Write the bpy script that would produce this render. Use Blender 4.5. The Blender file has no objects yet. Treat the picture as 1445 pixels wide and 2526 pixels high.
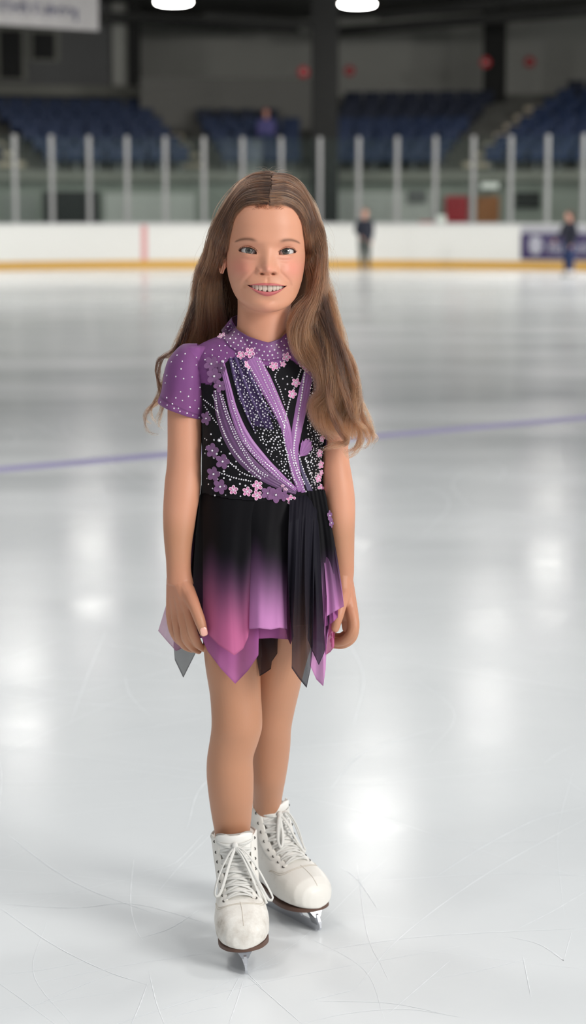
import bpy, bmesh, math, random
import numpy as np
from mathutils import Vector, Matrix, Euler
from mathutils.bvhtree import BVHTree
from mathutils.geometry import tessellate_polygon
PI = math.pi
random.seed(7)
rng = np.random.default_rng(11)
scene = bpy.context.scene
col = scene.collection

# ---------------------------------------------------------------- camera
CAM = Vector((0.0, -4.15, 1.40))
PITCH = math.radians(7.61)
FPX, CX, CY, IW, IH = 5600.0, 722.5, 1263.0, 1445, 2526
CF = Vector((0, math.cos(PITCH), -math.sin(PITCH)))
CU = Vector((0, math.sin(PITCH), math.cos(PITCH)))
CR = Vector((1, 0, 0))

def ray(px, py):
    return (CF * FPX + CR * (px - CX) - CU * (py - CY)).normalized()

def P(px, py, Y):
    """the point seen at that place of the frame, at depth Y of the rink"""
    d = ray(px, py)
    return CAM + d * ((Y - CAM.y) / d.y)

def G(px, py, Z=0.0):
    d = ray(px, py)
    return CAM + d * ((Z - CAM.z) / d.z)

def proj_np(v):
    r = np.asarray(v) - np.array(CAM)
    dz = r @ np.array(CF)
    return np.stack([CX + FPX * (r @ np.array(CR)) / dz, CY - FPX * (r @ np.array(CU)) / dz], -1)

cam_data = bpy.data.cameras.new('camera')
cam = bpy.data.objects.new('camera', cam_data)
col.objects.link(cam)
cam.location = CAM
cam.rotation_euler = (PI / 2 - PITCH, 0, 0)
cam_data.sensor_fit = 'VERTICAL'
cam_data.sensor_height = 36.0
cam_data.sensor_width = 36.0
cam_data.lens = FPX / IH * 36.0
cam_data.clip_end = 500
cam_data.dof.use_dof = True
cam_data.dof.focus_distance = 4.06
cam_data.dof.aperture_fstop = 4.0
scene.camera = cam

# ---------------------------------------------------------------- objects
def tag(o, label=None, category=None, group=None, kind=None):
    if label: o['label'] = label
    if category: o['category'] = category
    if group: o['group'] = group
    if kind: o['kind'] = kind
    return o

def link(name, data, parent=None, loc=None):
    o = bpy.data.objects.new(name, data)
    col.objects.link(o)
    if parent is not None: o.parent = parent
    if loc is not None: o.location = loc
    return o

def empty(name, loc=(0, 0, 0), rz=0.0, label=None, category=None, group=None):
    o = link(name, None, None, loc)
    o.rotation_euler = (0, 0, rz)
    o.empty_display_size = 0.1
    return tag(o, label, category, group)

class MB:
    """collects vertices and faces; build() links them as one mesh object"""
    def __init__(s):
        s.v = []; s.f = []; s.m = []
    def add(s, verts, faces, mi=0):
        o = len(s.v)
        s.v.extend([tuple(p) for p in verts])
        for f in faces:
            s.f.append(tuple(i + o for i in f)); s.m.append(mi)
        return s
    def box(s, c, size, mi=0, rz=0.0, mat=None):
        x, y, z = [k / 2 for k in size]
        vs = [Vector((a * x, b * y, d * z)) for a in (-1, 1) for b in (-1, 1) for d in (-1, 1)]
        if mat is not None: vs = [mat @ v for v in vs]
        elif rz:
            R = Matrix.Rotation(rz, 3, 'Z'); vs = [R @ v for v in vs]
        vs = [v + Vector(c) for v in vs]
        return s.add(vs, [(0, 1, 3, 2), (4, 6, 7, 5), (0, 4, 5, 1), (2, 3, 7, 6), (0, 2, 6, 4), (1, 5, 7, 3)], mi)
    def tube(s, pts, r, n=8, mi=0, closed=False, flat=None, caps=True, up=None):
        pts = [Vector(p) for p in pts]; N = len(pts)
        rad = r if hasattr(r, '__len__') else [r] * N
        rings = []; prev = None
        for i, p in enumerate(pts):
            if closed: t = pts[(i + 1) % N] - pts[i - 1]
            else: t = pts[min(i + 1, N - 1)] - pts[max(i - 1, 0)]
            if t.length < 1e-9: t = Vector((0, 0, 1))
            t.normalize()
            if up is not None:
                u = up[i] if isinstance(up, list) else up
                a = Vector(u) - t * t.dot(Vector(u))
                if a.length < 1e-6: a = t.orthogonal()
            elif prev is None:
                a = Vector((0, 0, 1)) if abs(t.z) < .9 else Vector((1, 0, 0))
                a = a - t * t.dot(a)
            else:
                a = prev - t * t.dot(prev)
                if a.length < 1e-6: a = t.orthogonal()
            a.normalize(); prev = a; b = t.cross(a)
            fa = flat if flat else 1.0
            rings.append([p + a * (math.cos(2 * PI * k / n) * rad[i] * fa) + b * (math.sin(2 * PI * k / n) * rad[i]) for k in range(n)])
        vs = [q for rg in rings for q in rg]; fs = []
        M = N if closed else N - 1
        for i in range(M):
            j = (i + 1) % N
            for k in range(n):
                k2 = (k + 1) % n
                fs.append((i * n + k, i * n + k2, j * n + k2, j * n + k))
        if caps and not closed:
            fs.append(tuple(range(n))[::-1]); fs.append(tuple((N - 1) * n + k for k in range(n)))
        return s.add(vs, fs, mi)
    def loft(s, rings, mi=0, closed_u=True, cap=(True, True)):
        n = len(rings[0]); vs = [q for rg in rings for q in rg]; fs = []
        for i in range(len(rings) - 1):
            for k in range(n if closed_u else n - 1):
                k2 = (k + 1) % n
                fs.append((i * n + k, i * n + k2, (i + 1) * n + k2, (i + 1) * n + k))
        if closed_u and cap[0]: fs.append(tuple(range(n))[::-1])
        if closed_u and cap[1]: fs.append(tuple((len(rings) - 1) * n + k for k in range(n)))
        return s.add(vs, fs, mi)
    def ball(s, c, r, nu=12, nv=8, mi=0, mat=None):
        r = Vector(r) if hasattr(r, '__len__') else Vector((r, r, r))
        vs = []; fs = []
        for i in range(nv + 1):
            th = PI * i / nv
            for k in range(nu):
                ph = 2 * PI * k / nu
                q = Vector((r.x * math.sin(th) * math.cos(ph), r.y * math.sin(th) * math.sin(ph), r.z * math.cos(th)))
                if mat is not None: q = mat @ q
                vs.append(q + Vector(c))
        for i in range(nv):
            for k in range(nu):
                k2 = (k + 1) % nu
                fs.append((i * nu + k, (i + 1) * nu + k, (i + 1) * nu + k2, i * nu + k2))
        return s.add(vs, fs, mi)
    def prism(s, poly, axis_o, ax, ay, az, depth, mi=0):
        """extrude a 2D polygon (list of (a,b)) placed at axis_o + a*ax + b*ay, thickness depth along az (centred)"""
        ax, ay, az, o = Vector(ax), Vector(ay), Vector(az), Vector(axis_o)
        n = len(poly)
        A = [o + ax * p[0] + ay * p[1] - az * depth / 2 for p in poly]
        B = [q + az * depth for q in A]
        tris = tessellate_polygon([[Vector((p[0], p[1], 0)) for p in poly]])
        fs = [(i, (i + 1) % n, (i + 1) % n + n, i + n) for i in range(n)]
        for t in tris:
            fs.append((t[0], t[1], t[2])); fs.append((t[2] + n, t[1] + n, t[0] + n))
        return s.add(A + B, fs, mi)
    def mesh(s, name, mats, smooth=True):
        me = bpy.data.meshes.new(name)
        me.from_pydata(s.v, [], s.f)
        for m in (mats if isinstance(mats, (list, tuple)) else [mats]): me.materials.append(m)
        if any(s.m): me.polygons.foreach_set('material_index', s.m)
        me.polygons.foreach_set('use_smooth', [smooth] * len(me.polygons))
        me.update()
        return me
    def build(s, name, mats, parent=None, loc=None, smooth=True, bevel=0.0, segs=2, recalc=True, auto=None):
        me = s.mesh(name, mats, smooth)
        if recalc or bevel:
            bm = bmesh.new(); bm.from_mesh(me)
            if recalc: bmesh.ops.recalc_face_normals(bm, faces=bm.faces)
            if bevel:
                es = [e for e in bm.edges if len(e.link_faces) == 2 and e.calc_face_angle(0) > .5]
                bmesh.ops.bevel(bm, geom=es, offset=bevel, segments=segs, profile=.6, affect='EDGES', clamp_overlap=True)
            bm.to_mesh(me); bm.free()
            me.polygons.foreach_set('use_smooth', [smooth] * len(me.polygons))
        if auto is not None and smooth:
            me.set_sharp_from_angle(angle=auto)
        return link(name, me, parent, loc)

def np_mesh(name, V, F, mats, smooth=True, colors=None):
    me = bpy.data.meshes.new(name)
    me.from_pydata(V.tolist() if hasattr(V, 'tolist') else V, [], F.tolist() if hasattr(F, 'tolist') else F)
    for m in (mats if isinstance(mats, (list, tuple)) else [mats]): me.materials.append(m)
    me.polygons.foreach_set('use_smooth', [smooth] * len(me.polygons))
    if colors is not None: set_col(me, colors)
    me.update()
    return me

def set_col(me, C):
    C = np.asarray(C, dtype=np.float32)
    if C.shape[1] == 3: C = np.concatenate([C, np.ones((len(C), 1), np.float32)], 1)
    a = me.color_attributes.get('Col') or me.color_attributes.new('Col', 'FLOAT_COLOR', 'POINT')
    a.data.foreach_set('color', C.ravel())

def grid_faces(nr, nc, wrap=False):
    i = np.arange(nr - 1)[:, None]; k = np.arange(nc if wrap else nc - 1)[None, :]
    k2 = (k + 1) % nc
    return np.stack([i * nc + k + 0 * k2, i * nc + k2, (i + 1) * nc + k2, (i + 1) * nc + k + 0 * k2], -1).reshape(-1, 4)

def crom(pts, n, closed=False):
    """Catmull-Rom resampling to n points, evenly by arc length"""
    p = np.array([list(q) for q in pts], float)
    if len(p) == 2:
        t = np.linspace(0, 1, n)[:, None]; return p[0] * (1 - t) + p[1] * t
    if closed: q = np.vstack([p[-1], p, p[0], p[1]])
    else: q = np.vstack([2 * p[0] - p[1], p, 2 * p[-1] - p[-2]])
    out = []
    for i in range(1, len(q) - 2):
        t = np.linspace(0, 1, 24, endpoint=False)[:, None]
        a, b, c, d = q[i - 1], q[i], q[i + 1], q[i + 2]
        out.append(.5 * ((2 * b) + (-a + c) * t + (2 * a - 5 * b + 4 * c - d) * t ** 2 + (-a + 3 * b - 3 * c + d) * t ** 3))
    out = np.vstack(out + [q[-2][None] if not closed else q[-2][None]])
    L = np.concatenate([[0], np.cumsum(np.linalg.norm(np.diff(out, axis=0), axis=1))])
    s = np.linspace(0, L[-1], n, endpoint=not closed)
    return np.stack([np.interp(s, L, out[:, k]) for k in range(p.shape[1])], -1)

def polyline(pts, n):
    p = np.array([list(q) for q in pts], float)
    L = np.concatenate([[0], np.cumsum(np.linalg.norm(np.diff(p, axis=0), axis=1))])
    s = np.linspace(0, L[-1], n)
    return np.stack([np.interp(s, L, p[:, k]) for k in range(p.shape[1])], -1)

def sstep(a, b, x):
    t = np.clip((x - a) / (b - a), 0, 1)
    return t * t * (3 - 2 * t)

def srgb(r, g, b):
    f = lambda c: (c / 255 / 12.92) if c / 255 <= .04045 else ((c / 255 + .055) / 1.055) ** 2.4
    return (f(r), f(g), f(b))

# ---------------------------------------------------------------- materials
def new_mat(name):
    m = bpy.data.materials.new(name); m.use_nodes = True
    nt = m.node_tree
    return m, nt, nt.nodes['Principled BSDF'], nt.nodes['Material Output']

def mat(name, c, rough=.5, metal=0.0, spec=.5, var=.06, scale=20.0, bump=0.0, bscale=None, coat=0.0, emis=None, es=0.0, sheen=0.0, sss=0.0):
    m, nt, b, out = new_mat(name)
    N = nt.nodes; L = nt.links
    tc = N.new('ShaderNodeTexCoord')
    nz = N.new('ShaderNodeTexNoise'); nz.inputs['Scale'].default_value = scale; nz.inputs['Detail'].default_value = 5
    L.new(tc.outputs['Object'], nz.inputs['Vector'])
    mr = N.new('ShaderNodeMapRange'); mr.inputs['To Min'].default_value = 1 - var; mr.inputs['To Max'].default_value = 1 + var
    L.new(nz.outputs['Fac'], mr.inputs['Value'])
    mx = N.new('ShaderNodeVectorMath'); mx.operation = 'SCALE'
    mx.inputs[0].default_value = c
    L.new(mr.outputs['Result'], mx.inputs['Scale'])
    L.new(mx.outputs['Vector'], b.inputs['Base Color'])
    b.inputs['Roughness'].default_value = rough
    b.inputs['Metallic'].default_value = metal
    b.inputs['Specular IOR Level'].default_value = spec
    b.inputs['Coat Weight'].default_value = coat
    if sheen: b.inputs['Sheen Weight'].default_value = sheen
    if sss:
        b.inputs['Subsurface Weight'].default_value = sss
        b.inputs['Subsurface Radius'].default_value = (1, .4, .25); b.inputs['Subsurface Scale'].default_value = .006
    if emis is not None:
        b.inputs['Emission Color'].default_value = (*emis, 1); b.inputs['Emission Strength'].default_value = es
    if bump:
        n2 = N.new('ShaderNodeTexNoise'); n2.inputs['Scale'].default_value = bscale or scale * 4; n2.inputs['Detail'].default_value = 4
        L.new(tc.outputs['Object'], n2.inputs['Vector'])
        bp = N.new('ShaderNodeBump'); bp.inputs['Strength'].default_value = bump; bp.inputs['Distance'].default_value = .002
        L.new(n2.outputs['Fac'], bp.inputs['Height']); L.new(bp.outputs['Normal'], b.inputs['Normal'])
    return m

def col_mat(name, rough=.5, spec=.5, sss=0.0, sheen=0.0, alpha=False, bump=0.0, bscale=800.0, trans=0.0, coat=0.0, sscale=.005, var=0.0):
    """material whose base colour is the mesh's own colour attribute"""
    m, nt, b, out = new_mat(name)
    N = nt.nodes; L = nt.links
    a = N.new('ShaderNodeVertexColor'); a.layer_name = 'Col'
    src = a.outputs['Color']
    tc = N.new('ShaderNodeTexCoord')
    if var:
        nz = N.new('ShaderNodeTexNoise'); nz.inputs['Scale'].default_value = 120; nz.inputs['Detail'].default_value = 6
        L.new(tc.outputs['Object'], nz.inputs['Vector'])
        mr = N.new('ShaderNodeMapRange'); mr.inputs['To Min'].default_value = 1 - var; mr.inputs['To Max'].default_value = 1 + var
        L.new(nz.outputs['Fac'], mr.inputs['Value'])
        mx = N.new('ShaderNodeVectorMath'); mx.operation = 'SCALE'
        L.new(src, mx.inputs[0]); L.new(mr.outputs['Result'], mx.inputs['Scale']); src = mx.outputs['Vector']
    L.new(src, b.inputs['Base Color'])
    b.inputs['Roughness'].default_value = rough
    b.inputs['Specular IOR Level'].default_value = spec
    b.inputs['Coat Weight'].default_value = coat
    if sheen:
        b.inputs['Sheen Weight'].default_value = sheen; b.inputs['Sheen Roughness'].default_value = .4
    if sss:
        b.inputs['Subsurface Weight'].default_value = sss
        b.inputs['Subsurface Radius'].default_value = (1, .38, .22); b.inputs['Subsurface Scale'].default_value = sscale
    if bump:
        n2 = N.new('ShaderNodeTexNoise'); n2.inputs['Scale'].default_value = bscale; n2.inputs['Detail'].default_value = 3
        L.new(tc.outputs['Object'], n2.inputs['Vector'])
        bp = N.new('ShaderNodeBump'); bp.inputs['Strength'].default_value = bump; bp.inputs['Distance'].default_value = .001
        L.new(n2.outputs['Fac'], bp.inputs['Height']); L.new(bp.outputs['Normal'], b.inputs['Normal'])
    surf = b.outputs['BSDF']
    if trans:
        tl = N.new('ShaderNodeBsdfTranslucent'); L.new(src, tl.inputs['Color'])
        ms = N.new('ShaderNodeMixShader'); ms.inputs[0].default_value = trans
        L.new(surf, ms.inputs[1]); L.new(tl.outputs['BSDF'], ms.inputs[2]); surf = ms.outputs['Shader']
    if alpha:
        tp = N.new('ShaderNodeBsdfTransparent')
        ms = N.new('ShaderNodeMixShader')
        L.new(a.outputs['Alpha'], ms.inputs[0]); L.new(tp.outputs['BSDF'], ms.inputs[1]); L.new(surf, ms.inputs[2]); surf = ms.outputs['Shader']
    L.new(surf, out.inputs['Surface'])
    return m
# ================================================================ the rink
# ---- materials
M_concrete = mat('painted_concrete', srgb(92, 92, 87), .85, var=.12, scale=1.5)
M_backwall = mat('grey_block_wall', srgb(150, 150, 144), .9, var=.10, scale=.6)
M_backdark = mat('dark_grey_wall', srgb(100, 99, 95), .9, var=.08, scale=.8)
M_office = mat('charcoal_cladding', srgb(88, 88, 88), .9, var=.08, scale=.8)
M_ledge = mat('grey_ledge', srgb(112, 112, 105), .85)
M_column = mat('dark_steel_column', srgb(27, 27, 26), .9)
M_ceiling = mat('dark_ceiling', srgb(70, 69, 66), .9, var=.2, scale=.5)
M_beam = mat('dark_beam', srgb(44, 44, 42), .8)
M_stair = mat('tan_concrete_steps', srgb(186, 176, 158), .9, var=.1)
M_basewall = mat('grey_green_wall', srgb(122, 126, 119), .85, var=.06, scale=1.0)
M_panel = mat('pale_grey_panel', srgb(168, 168, 164), .8)
M_board = mat('white_board_plastic', srgb(236, 236, 232), .35, spec=.4, var=.02)
M_cap = mat('grey_board_cap', srgb(205, 206, 206), .5)
M_kick = mat('yellow_kick_plastic', srgb(216, 168, 76), .4)
M_red = mat('faded_red_paint', srgb(224, 160, 160), .5)
M_post = mat('pale_aluminium', srgb(158, 158, 158), .45, metal=.0)
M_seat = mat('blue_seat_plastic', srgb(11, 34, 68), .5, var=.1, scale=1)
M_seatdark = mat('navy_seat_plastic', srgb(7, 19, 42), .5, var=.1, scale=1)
M_dark = mat('dark_opening', srgb(20, 20, 20), .8)
M_reddoor = mat('red_door_paint', srgb(150, 28, 40), .5)
M_browndoor = mat('brown_door_wood', srgb(138, 84, 42), .55)
M_sign = mat('red_enamel_sign', srgb(178, 40, 48), .45)
M_white = mat('white_enamel', srgb(235, 235, 230), .5)
M_banner = mat('pale_banner_cloth', srgb(160, 158, 158), .8)
M_print = mat('slate_print', srgb(92, 92, 112), .8)
M_purple = mat('purple_ad_print', srgb(58, 46, 92), .45)
M_adwhite = mat('white_ad_print', srgb(178, 178, 190), .5)
M_steel = mat('galvanised_steel', srgb(150, 150, 150), .4, metal=.8)

# ---- ice sheet
def ice_material():
    m, nt, b, out = new_mat('rink_ice')
    N = nt.nodes; L = nt.links
    tc = N.new('ShaderNodeTexCoord')
    # faint worn patches
    mp = N.new('ShaderNodeMapping'); mp.inputs['Scale'].default_value = (.35, .22, 1)
    L.new(tc.outputs['Object'], mp.inputs['Vector'])
    n1 = N.new('ShaderNodeTexNoise'); n1.inputs['Scale'].default_value = 1.4; n1.inputs['Detail'].default_value = 8; n1.inputs['Roughness'].default_value = .62
    L.new(mp.outputs['Vector'], n1.inputs['Vector'])
    cr = N.new('ShaderNodeValToRGB')
    cr.color_ramp.elements[0].position = .3; cr.color_ramp.elements[0].color = (*srgb(219, 223, 225), 1)
    cr.color_ramp.elements[1].position = .72; cr.color_ramp.elements[1].color = (*srgb(233, 236, 237), 1)
    L.new(n1.outputs['Fac'], cr.inputs['Fac'])
    L.new(cr.outputs['Color'], b.inputs['Base Color'])
    # roughness in long scraped bands left by the resurfacer
    mp2 = N.new('ShaderNodeMapping'); mp2.inputs['Scale'].default_value = (.16, .55, 1); mp2.inputs['Rotation'].default_value = (0, 0, .12)
    L.new(tc.outputs['Object'], mp2.inputs['Vector'])
    n2 = N.new('ShaderNodeTexNoise'); n2.inputs['Scale'].default_value = 1.1; n2.inputs['Detail'].default_value = 7; n2.inputs['Roughness'].default_value = .6
    L.new(mp2.outputs['Vector'], n2.inputs['Vector'])
    mr = N.new('ShaderNodeMapRange'); mr.inputs['From Min'].default_value = .34; mr.inputs['From Max'].default_value = .68
    mr.inputs['To Min'].default_value = .13; mr.inputs['To Max'].default_value = .27
    L.new(n2.outputs['Fac'], mr.inputs['Value'])
    L.new(mr.outputs['Result'], b.inputs['Roughness'])
    b.inputs['IOR'].default_value = 1.31
    b.inputs['Specular IOR Level'].default_value = .25
    # fine undulation
    n3 = N.new('ShaderNodeTexNoise'); n3.inputs['Scale'].default_value = 26; n3.inputs['Detail'].default_value = 5
    L.new(tc.outputs['Object'], n3.inputs['Vector'])
    n4 = N.new('ShaderNodeTexNoise'); n4.inputs['Scale'].default_value = 3.0; n4.inputs['Detail'].default_value = 4
    L.new(tc.outputs['Object'], n4.inputs['Vector'])
    ad = N.new('ShaderNodeMath'); ad.operation = 'MULTIPLY_ADD'; ad.inputs[1].default_value = .12
    L.new(n3.outputs['Fac'], ad.inputs[0]); L.new(n4.outputs['Fac'], ad.inputs[2])
    bp = N.new('ShaderNodeBump'); bp.inputs['Strength'].default_value = .13; bp.inputs['Distance'].default_value = .006
    L.new(ad.outputs['Value'], bp.inputs['Height']); L.new(bp.outputs['Normal'], b.inputs['Normal'])
    return m
M_ice = ice_material()
M_scratch = mat('skate_scratch_frost', srgb(238, 241, 243), .8, spec=.2, var=.02)
M_line = mat('blue_line_under_ice', srgb(166, 161, 203), .4, spec=.3, var=.05, scale=3)

def build_ice():
    mb = MB()
    n = 48
    # the blue line crosses the sheet, laid flush in it: split the sheet along the line
    a = G(-60, 1163); b = G(1505, 1025)
    def lp(t, off):
        p = a.lerp(b, t); return (p.x, p.y + off, 0)
    X0, X1 = -12.0, 16.0
    def ly(x): return a.y + (b.y - a.y) * (x - a.x) / (b.x - a.x)
    w = .165
    ya0, ya1 = ly(X0), ly(X1)
    mb.add([(X0, -9, 0), (X1, -9, 0), (X1, ya1 - w, 0), (X0, ya0 - w, 0)], [(0, 1, 2, 3)])
    mb.add([(X0, ya0 - w, 0), (X1, ya1 - w, 0), (X1, ya1 + w, 0), (X0, ya0 + w, 0)], [(0, 1, 2, 3)], 2)
    mb.add([(X0, ya0 + w, 0), (X1, ya1 + w, 0), (X1, 53, 0), (X0, 53, 0)], [(0, 1, 2, 3)])
    # skate marks: shallow frosted grooves, thin ribbons
    R = random.Random(5)
    def mark(pts, wd, seg=24):
        c = crom(pts, seg)
        t = np.gradient(c, axis=0); t /= np.linalg.norm(t, axis=1)[:, None] + 1e-9
        nn = np.stack([-t[:, 1], t[:, 0]], 1)
        s = np.linspace(0, 1, seg); ww = wd * (np.sin(PI * s) ** .5 * .8 + .2) * (1 + .35 * np.sin(s * 40 + R.random() * 6))
        z = .0004 + R.random() * .0003
        A = np.c_[c + nn * ww[:, None], np.full(seg, z)]; B = np.c_[c - nn * ww[:, None], np.full(seg, z)]
        mb.add(np.vstack([A, B]), [(i, i + 1, seg + i + 1, seg + i) for i in range(seg - 1)], 1)
    def pm(pp, wd):
        mark([tuple(G(x, y))[:2] for x, y in pp], wd)
    named = [
        ([(0, 1320 + 910), (180, 2240), (330, 2230), (520, 2280)], 2.2), ([(0, 2240), (130, 2330), (260, 2395), (370, 2432)], 1.8),
        ([(20, 2060), (110, 2130), (220, 2195), (400, 2260)], 2.0), ([(0, 2405), (120, 2390), (240, 2365)], 1.4),
        ([(325, 2526), (345, 2480), (365, 2425)], 2.0), ([(405, 2526), (385, 2470), (368, 2400)], 1.8),
        ([(565, 2526), (585, 2470), (600, 2420)], 1.8), ([(612, 2410), (670, 2460), (745, 2526)], 1.7),
        ([(330, 2120), (322, 2220), (335, 2290), (352, 2320)], 1.8), ([(345, 2315), (420, 2290), (490, 2245)], 1.5),
        ([(790, 2345), (1000, 2315), (1180, 2302), (1445, 2290)], 2.4), ([(885, 2430), (980, 2320), (1120, 2210), (1260, 2120), (1445, 2020)], 2.2),
        ([(960, 2500), (1040, 2430), (1110, 2370)], 2.2), ([(760, 2470), (820, 2455), (880, 2440)], 2.0),
        ([(740, 2526), (860, 2500), (1000, 2490), (1140, 2510)], 1.8), ([(1080, 2160), (1200, 2085), (1330, 2020), (1445, 1990)], 2.4),
        ([(1040, 2420), (1180, 2395), (1300, 2365)], 1.5), ([(1250, 2310), (1330, 2330), (1390, 2370), (1360, 2345)], 1.6),
        ([(840, 2140), (880, 2170), (930, 2240)], 1.5), ([(1290, 2360), (1300, 2410), (1310, 2460)], 1.4),
        ([(960, 2420), (940, 2380), (905, 2300), (880, 2130)], 1.3), ([(1280, 2290), (1360, 2250), (1445, 2200)], 1.6),
        ([(1390, 2370), (1410, 2300)], 1.2), ([(40, 2500), (180, 2440), (280, 2400)], 1.5),
        ([(350, 2150), (430, 2130), (500, 2060)], 1.5), ([(540, 2040), (450, 2130), (390, 2200)], 1.2),
        ([(780, 2470), (960, 2475), (1110, 2505)], 1.6), ([(420, 2510), (500, 2490), (560, 2480)], 1.2),
        ([(620, 2395), (690, 2375)], 1.6), ([(612, 2402), (650, 2440)], 1.8), ([(590, 2412), (560, 2470)], 1.5),
    ]
    for pp, wd in named: pm(pp, wd * .00050)
    for _ in range(230):
        x = R.uniform(-2.2, 2.2); y = R.uniform(-1.4, 12) if R.random() < .6 else R.uniform(-1.4, 3)
        L = R.uniform(.15, 1.6) * (1 + max(y, 0) * .12); a0 = R.uniform(0, PI); k = R.uniform(-.45, .45)
        pts = []
        for s in (-.5, 0, .5):
            aa = a0 + k * s
            pts.append((x + math.cos(aa) * L * s, y + math.sin(aa) * L * s))
        mark(pts, R.choice([.0003, .0004, .0005, .0007]) * (1 + max(y, 0) * .1), 14)
    o = mb.build('floor', [M_ice, M_scratch, M_line], smooth=False, recalc=False)
    o['kind'] = 'structure'
    return o
build_ice()

# ---- curved boards at the far end
BC = Vector((-.2, 38.35, 0)); BR = 11.5
def arc(r, phi, z=0.0):
    return Vector((BC.x + r * math.sin(phi), BC.y + r * math.cos(phi), z))

def arc_solid(mb, r0, r1, z0, z1, p0, p1, n=60, mi=0):
    rings = []
    for i in range(n + 1):
        ph = p0 + (p1 - p0) * i / n
        rings.append([arc(r0, ph, z0), arc(r0, ph, z1), arc(r1, ph, z1), arc(r1, ph, z0)])
    mb.loft(rings, mi)

def phi_of(px, r):
    """angle round the end of the rink at which radius r is seen in that column"""
    k = (px - CX) / FPX
    ph = 0.0
    for _ in range(40):
        d = BC.y + r * math.cos(ph) - CAM.y
        ph = math.asin(max(-.99, min(.99, (k * d - BC.x) / r)))
    return ph

PW = math.radians(66)
boards = empty('dasher_board', (0, BC.y + BR, 0), label='long curved white rink boards with yellow kick strip closing the far end of the ice', category='rink boards')
def under(mb, name, m, root, **k):
    mb.v = [tuple(Vector(p) - root.location) for p in mb.v]
    return mb.build(name, m, root, **k)
mb = MB(); arc_solid(mb, BR, BR + .10, .20, 1.02, -PW, PW); under(mb, 'board_panel', M_board, boards, auto=.6)
mb = MB(); arc_solid(mb, BR - .02, BR + .10, 0.0, .20, -PW, PW); tag(under(mb, 'kick_strip', M_kick, boards, auto=.6), 'yellow kick strip')
mb = MB(); arc_solid(mb, BR - .03, BR + .14, 1.02, 1.07, -PW, PW); under(mb, 'top_rail', M_cap, boards, auto=.6)
p = phi_of(358, BR)
mb = MB(); arc_solid(mb, BR - .006, BR + .02, .20, 1.02, p - .006, p + .006, 3); tag(under(mb, 'goal_line_stripe', M_red, boards, auto=.6), 'faint red upright stripe')
M_cap2 = M_cap
# ---- advertisement on the boards
ad = empty('advertising_panel', arc(BR, phi_of(1380, BR)), label='purple advertising panel with white emblem and lettering, fixed to the white rink boards', category='advertisement')
p0, p1 = phi_of(1281, BR), phi_of(1510, BR)
mb = MB(); arc_solid(mb, BR - .03, BR - .002, .24, .84, p0, p1, 24); under(mb, 'panel', M_purple, ad, auto=.6)
mb = MB(); arc_solid(mb, BR - .035, BR - .002, .84, 1.0, p0, p1, 24); under(mb, 'header_strip', mat('grey_ad_header', srgb(176, 176, 184), .5), ad, auto=.6)
def on_board(mb, px, z, w, h, th=.012, r=BR - .03):
    ph = phi_of(px, r); c = arc(r - th / 2, ph, z)
    mb.box(c, (w, th, h), rz=-ph)
mb = MB()
ph = phi_of(1318, BR)
for k in range(7):      # round emblem: a ring of petals round a disc
    a = 2 * PI * k / 7
    R3 = Matrix.Rotation(-ph, 3, 'Z')
    c = arc(BR - .035, ph, .57) + R3 @ Vector((math.cos(a) * .11, 0, math.sin(a) * .15))
    mb.ball(c, (.075, .012, .085), 10, 6, mat=R3)
mb.ball(arc(BR - .037, ph, .57), (.12, .014, .13), 14, 8)
under(mb, 'emblem', M_adwhite, ad)
mb = MB(); x = 1349
for kind in 'lnlunlmnln':
    if kind == 'l': on_board(mb, x, .55, .025, .30); x += 5
    elif kind == 'n':
        on_board(mb, x, .49, .025, .19); on_board(mb, x + 5, .59, .09, .025); on_board(mb, x + 9, .49, .025, .19); x += 14
    elif kind == 'u':
        on_board(mb, x, .5, .025, .19); on_board(mb, x + 5, .41, .09, .025); on_board(mb, x + 9, .5, .025, .19); x += 14
    else:
        for q in (0, 8, 16): on_board(mb, x + q, .49, .025, .19)
        on_board(mb, x + 8, .59, .17, .025); x += 21
under(mb, 'lettering', M_adwhite, ad, smooth=False)

# ---- glass and its posts
POST_STEP = math.radians(4.53)
post_phi = [math.radians(-.37) + POST_STEP * k for k in range(-9, 10)]
pm_ = MB(); pm_.box((0, 0, 1.0), (.088, .07, 2.0)); post_me = pm_.build('support_post_src', M_post, bevel=.008)
post_mesh = post_me.data; bpy.data.objects.remove(post_me)
ordn = ['first', 'second', 'third', 'fourth', 'fifth', 'sixth', 'seventh', 'eighth', 'ninth', 'tenth', 'eleventh', 'twelfth', 'thirteenth', 'fourteenth', 'fifteenth', 'sixteenth', 'seventeenth', 'eighteenth', 'nineteenth', 'twentieth']
vis = [i for i, ph in enumerate(post_phi) if 0 < CX + FPX * arc(BR, ph).x / (arc(BR, ph).y - CAM.y) < IW]
for i, ph in enumerate(post_phi):
    o = link('glass_post', post_mesh, None, arc(BR + .05, ph, 1.07)); o.rotation_euler = (0, 0, -ph)
    if i in vis: lab = 'pale glass support post on the boards, %s from the left edge of the photo' % ordn[i - vis[0]]
    elif i < vis[0]: lab = 'pale glass support post beyond the left edge of the photo, %s outward' % ordn[vis[0] - i - 1]
    else: lab = 'pale glass support post beyond the right edge of the photo, %s outward' % ordn[i - vis[-1] - 1]
    tag(o, lab, 'post', 'glass support posts')
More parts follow.
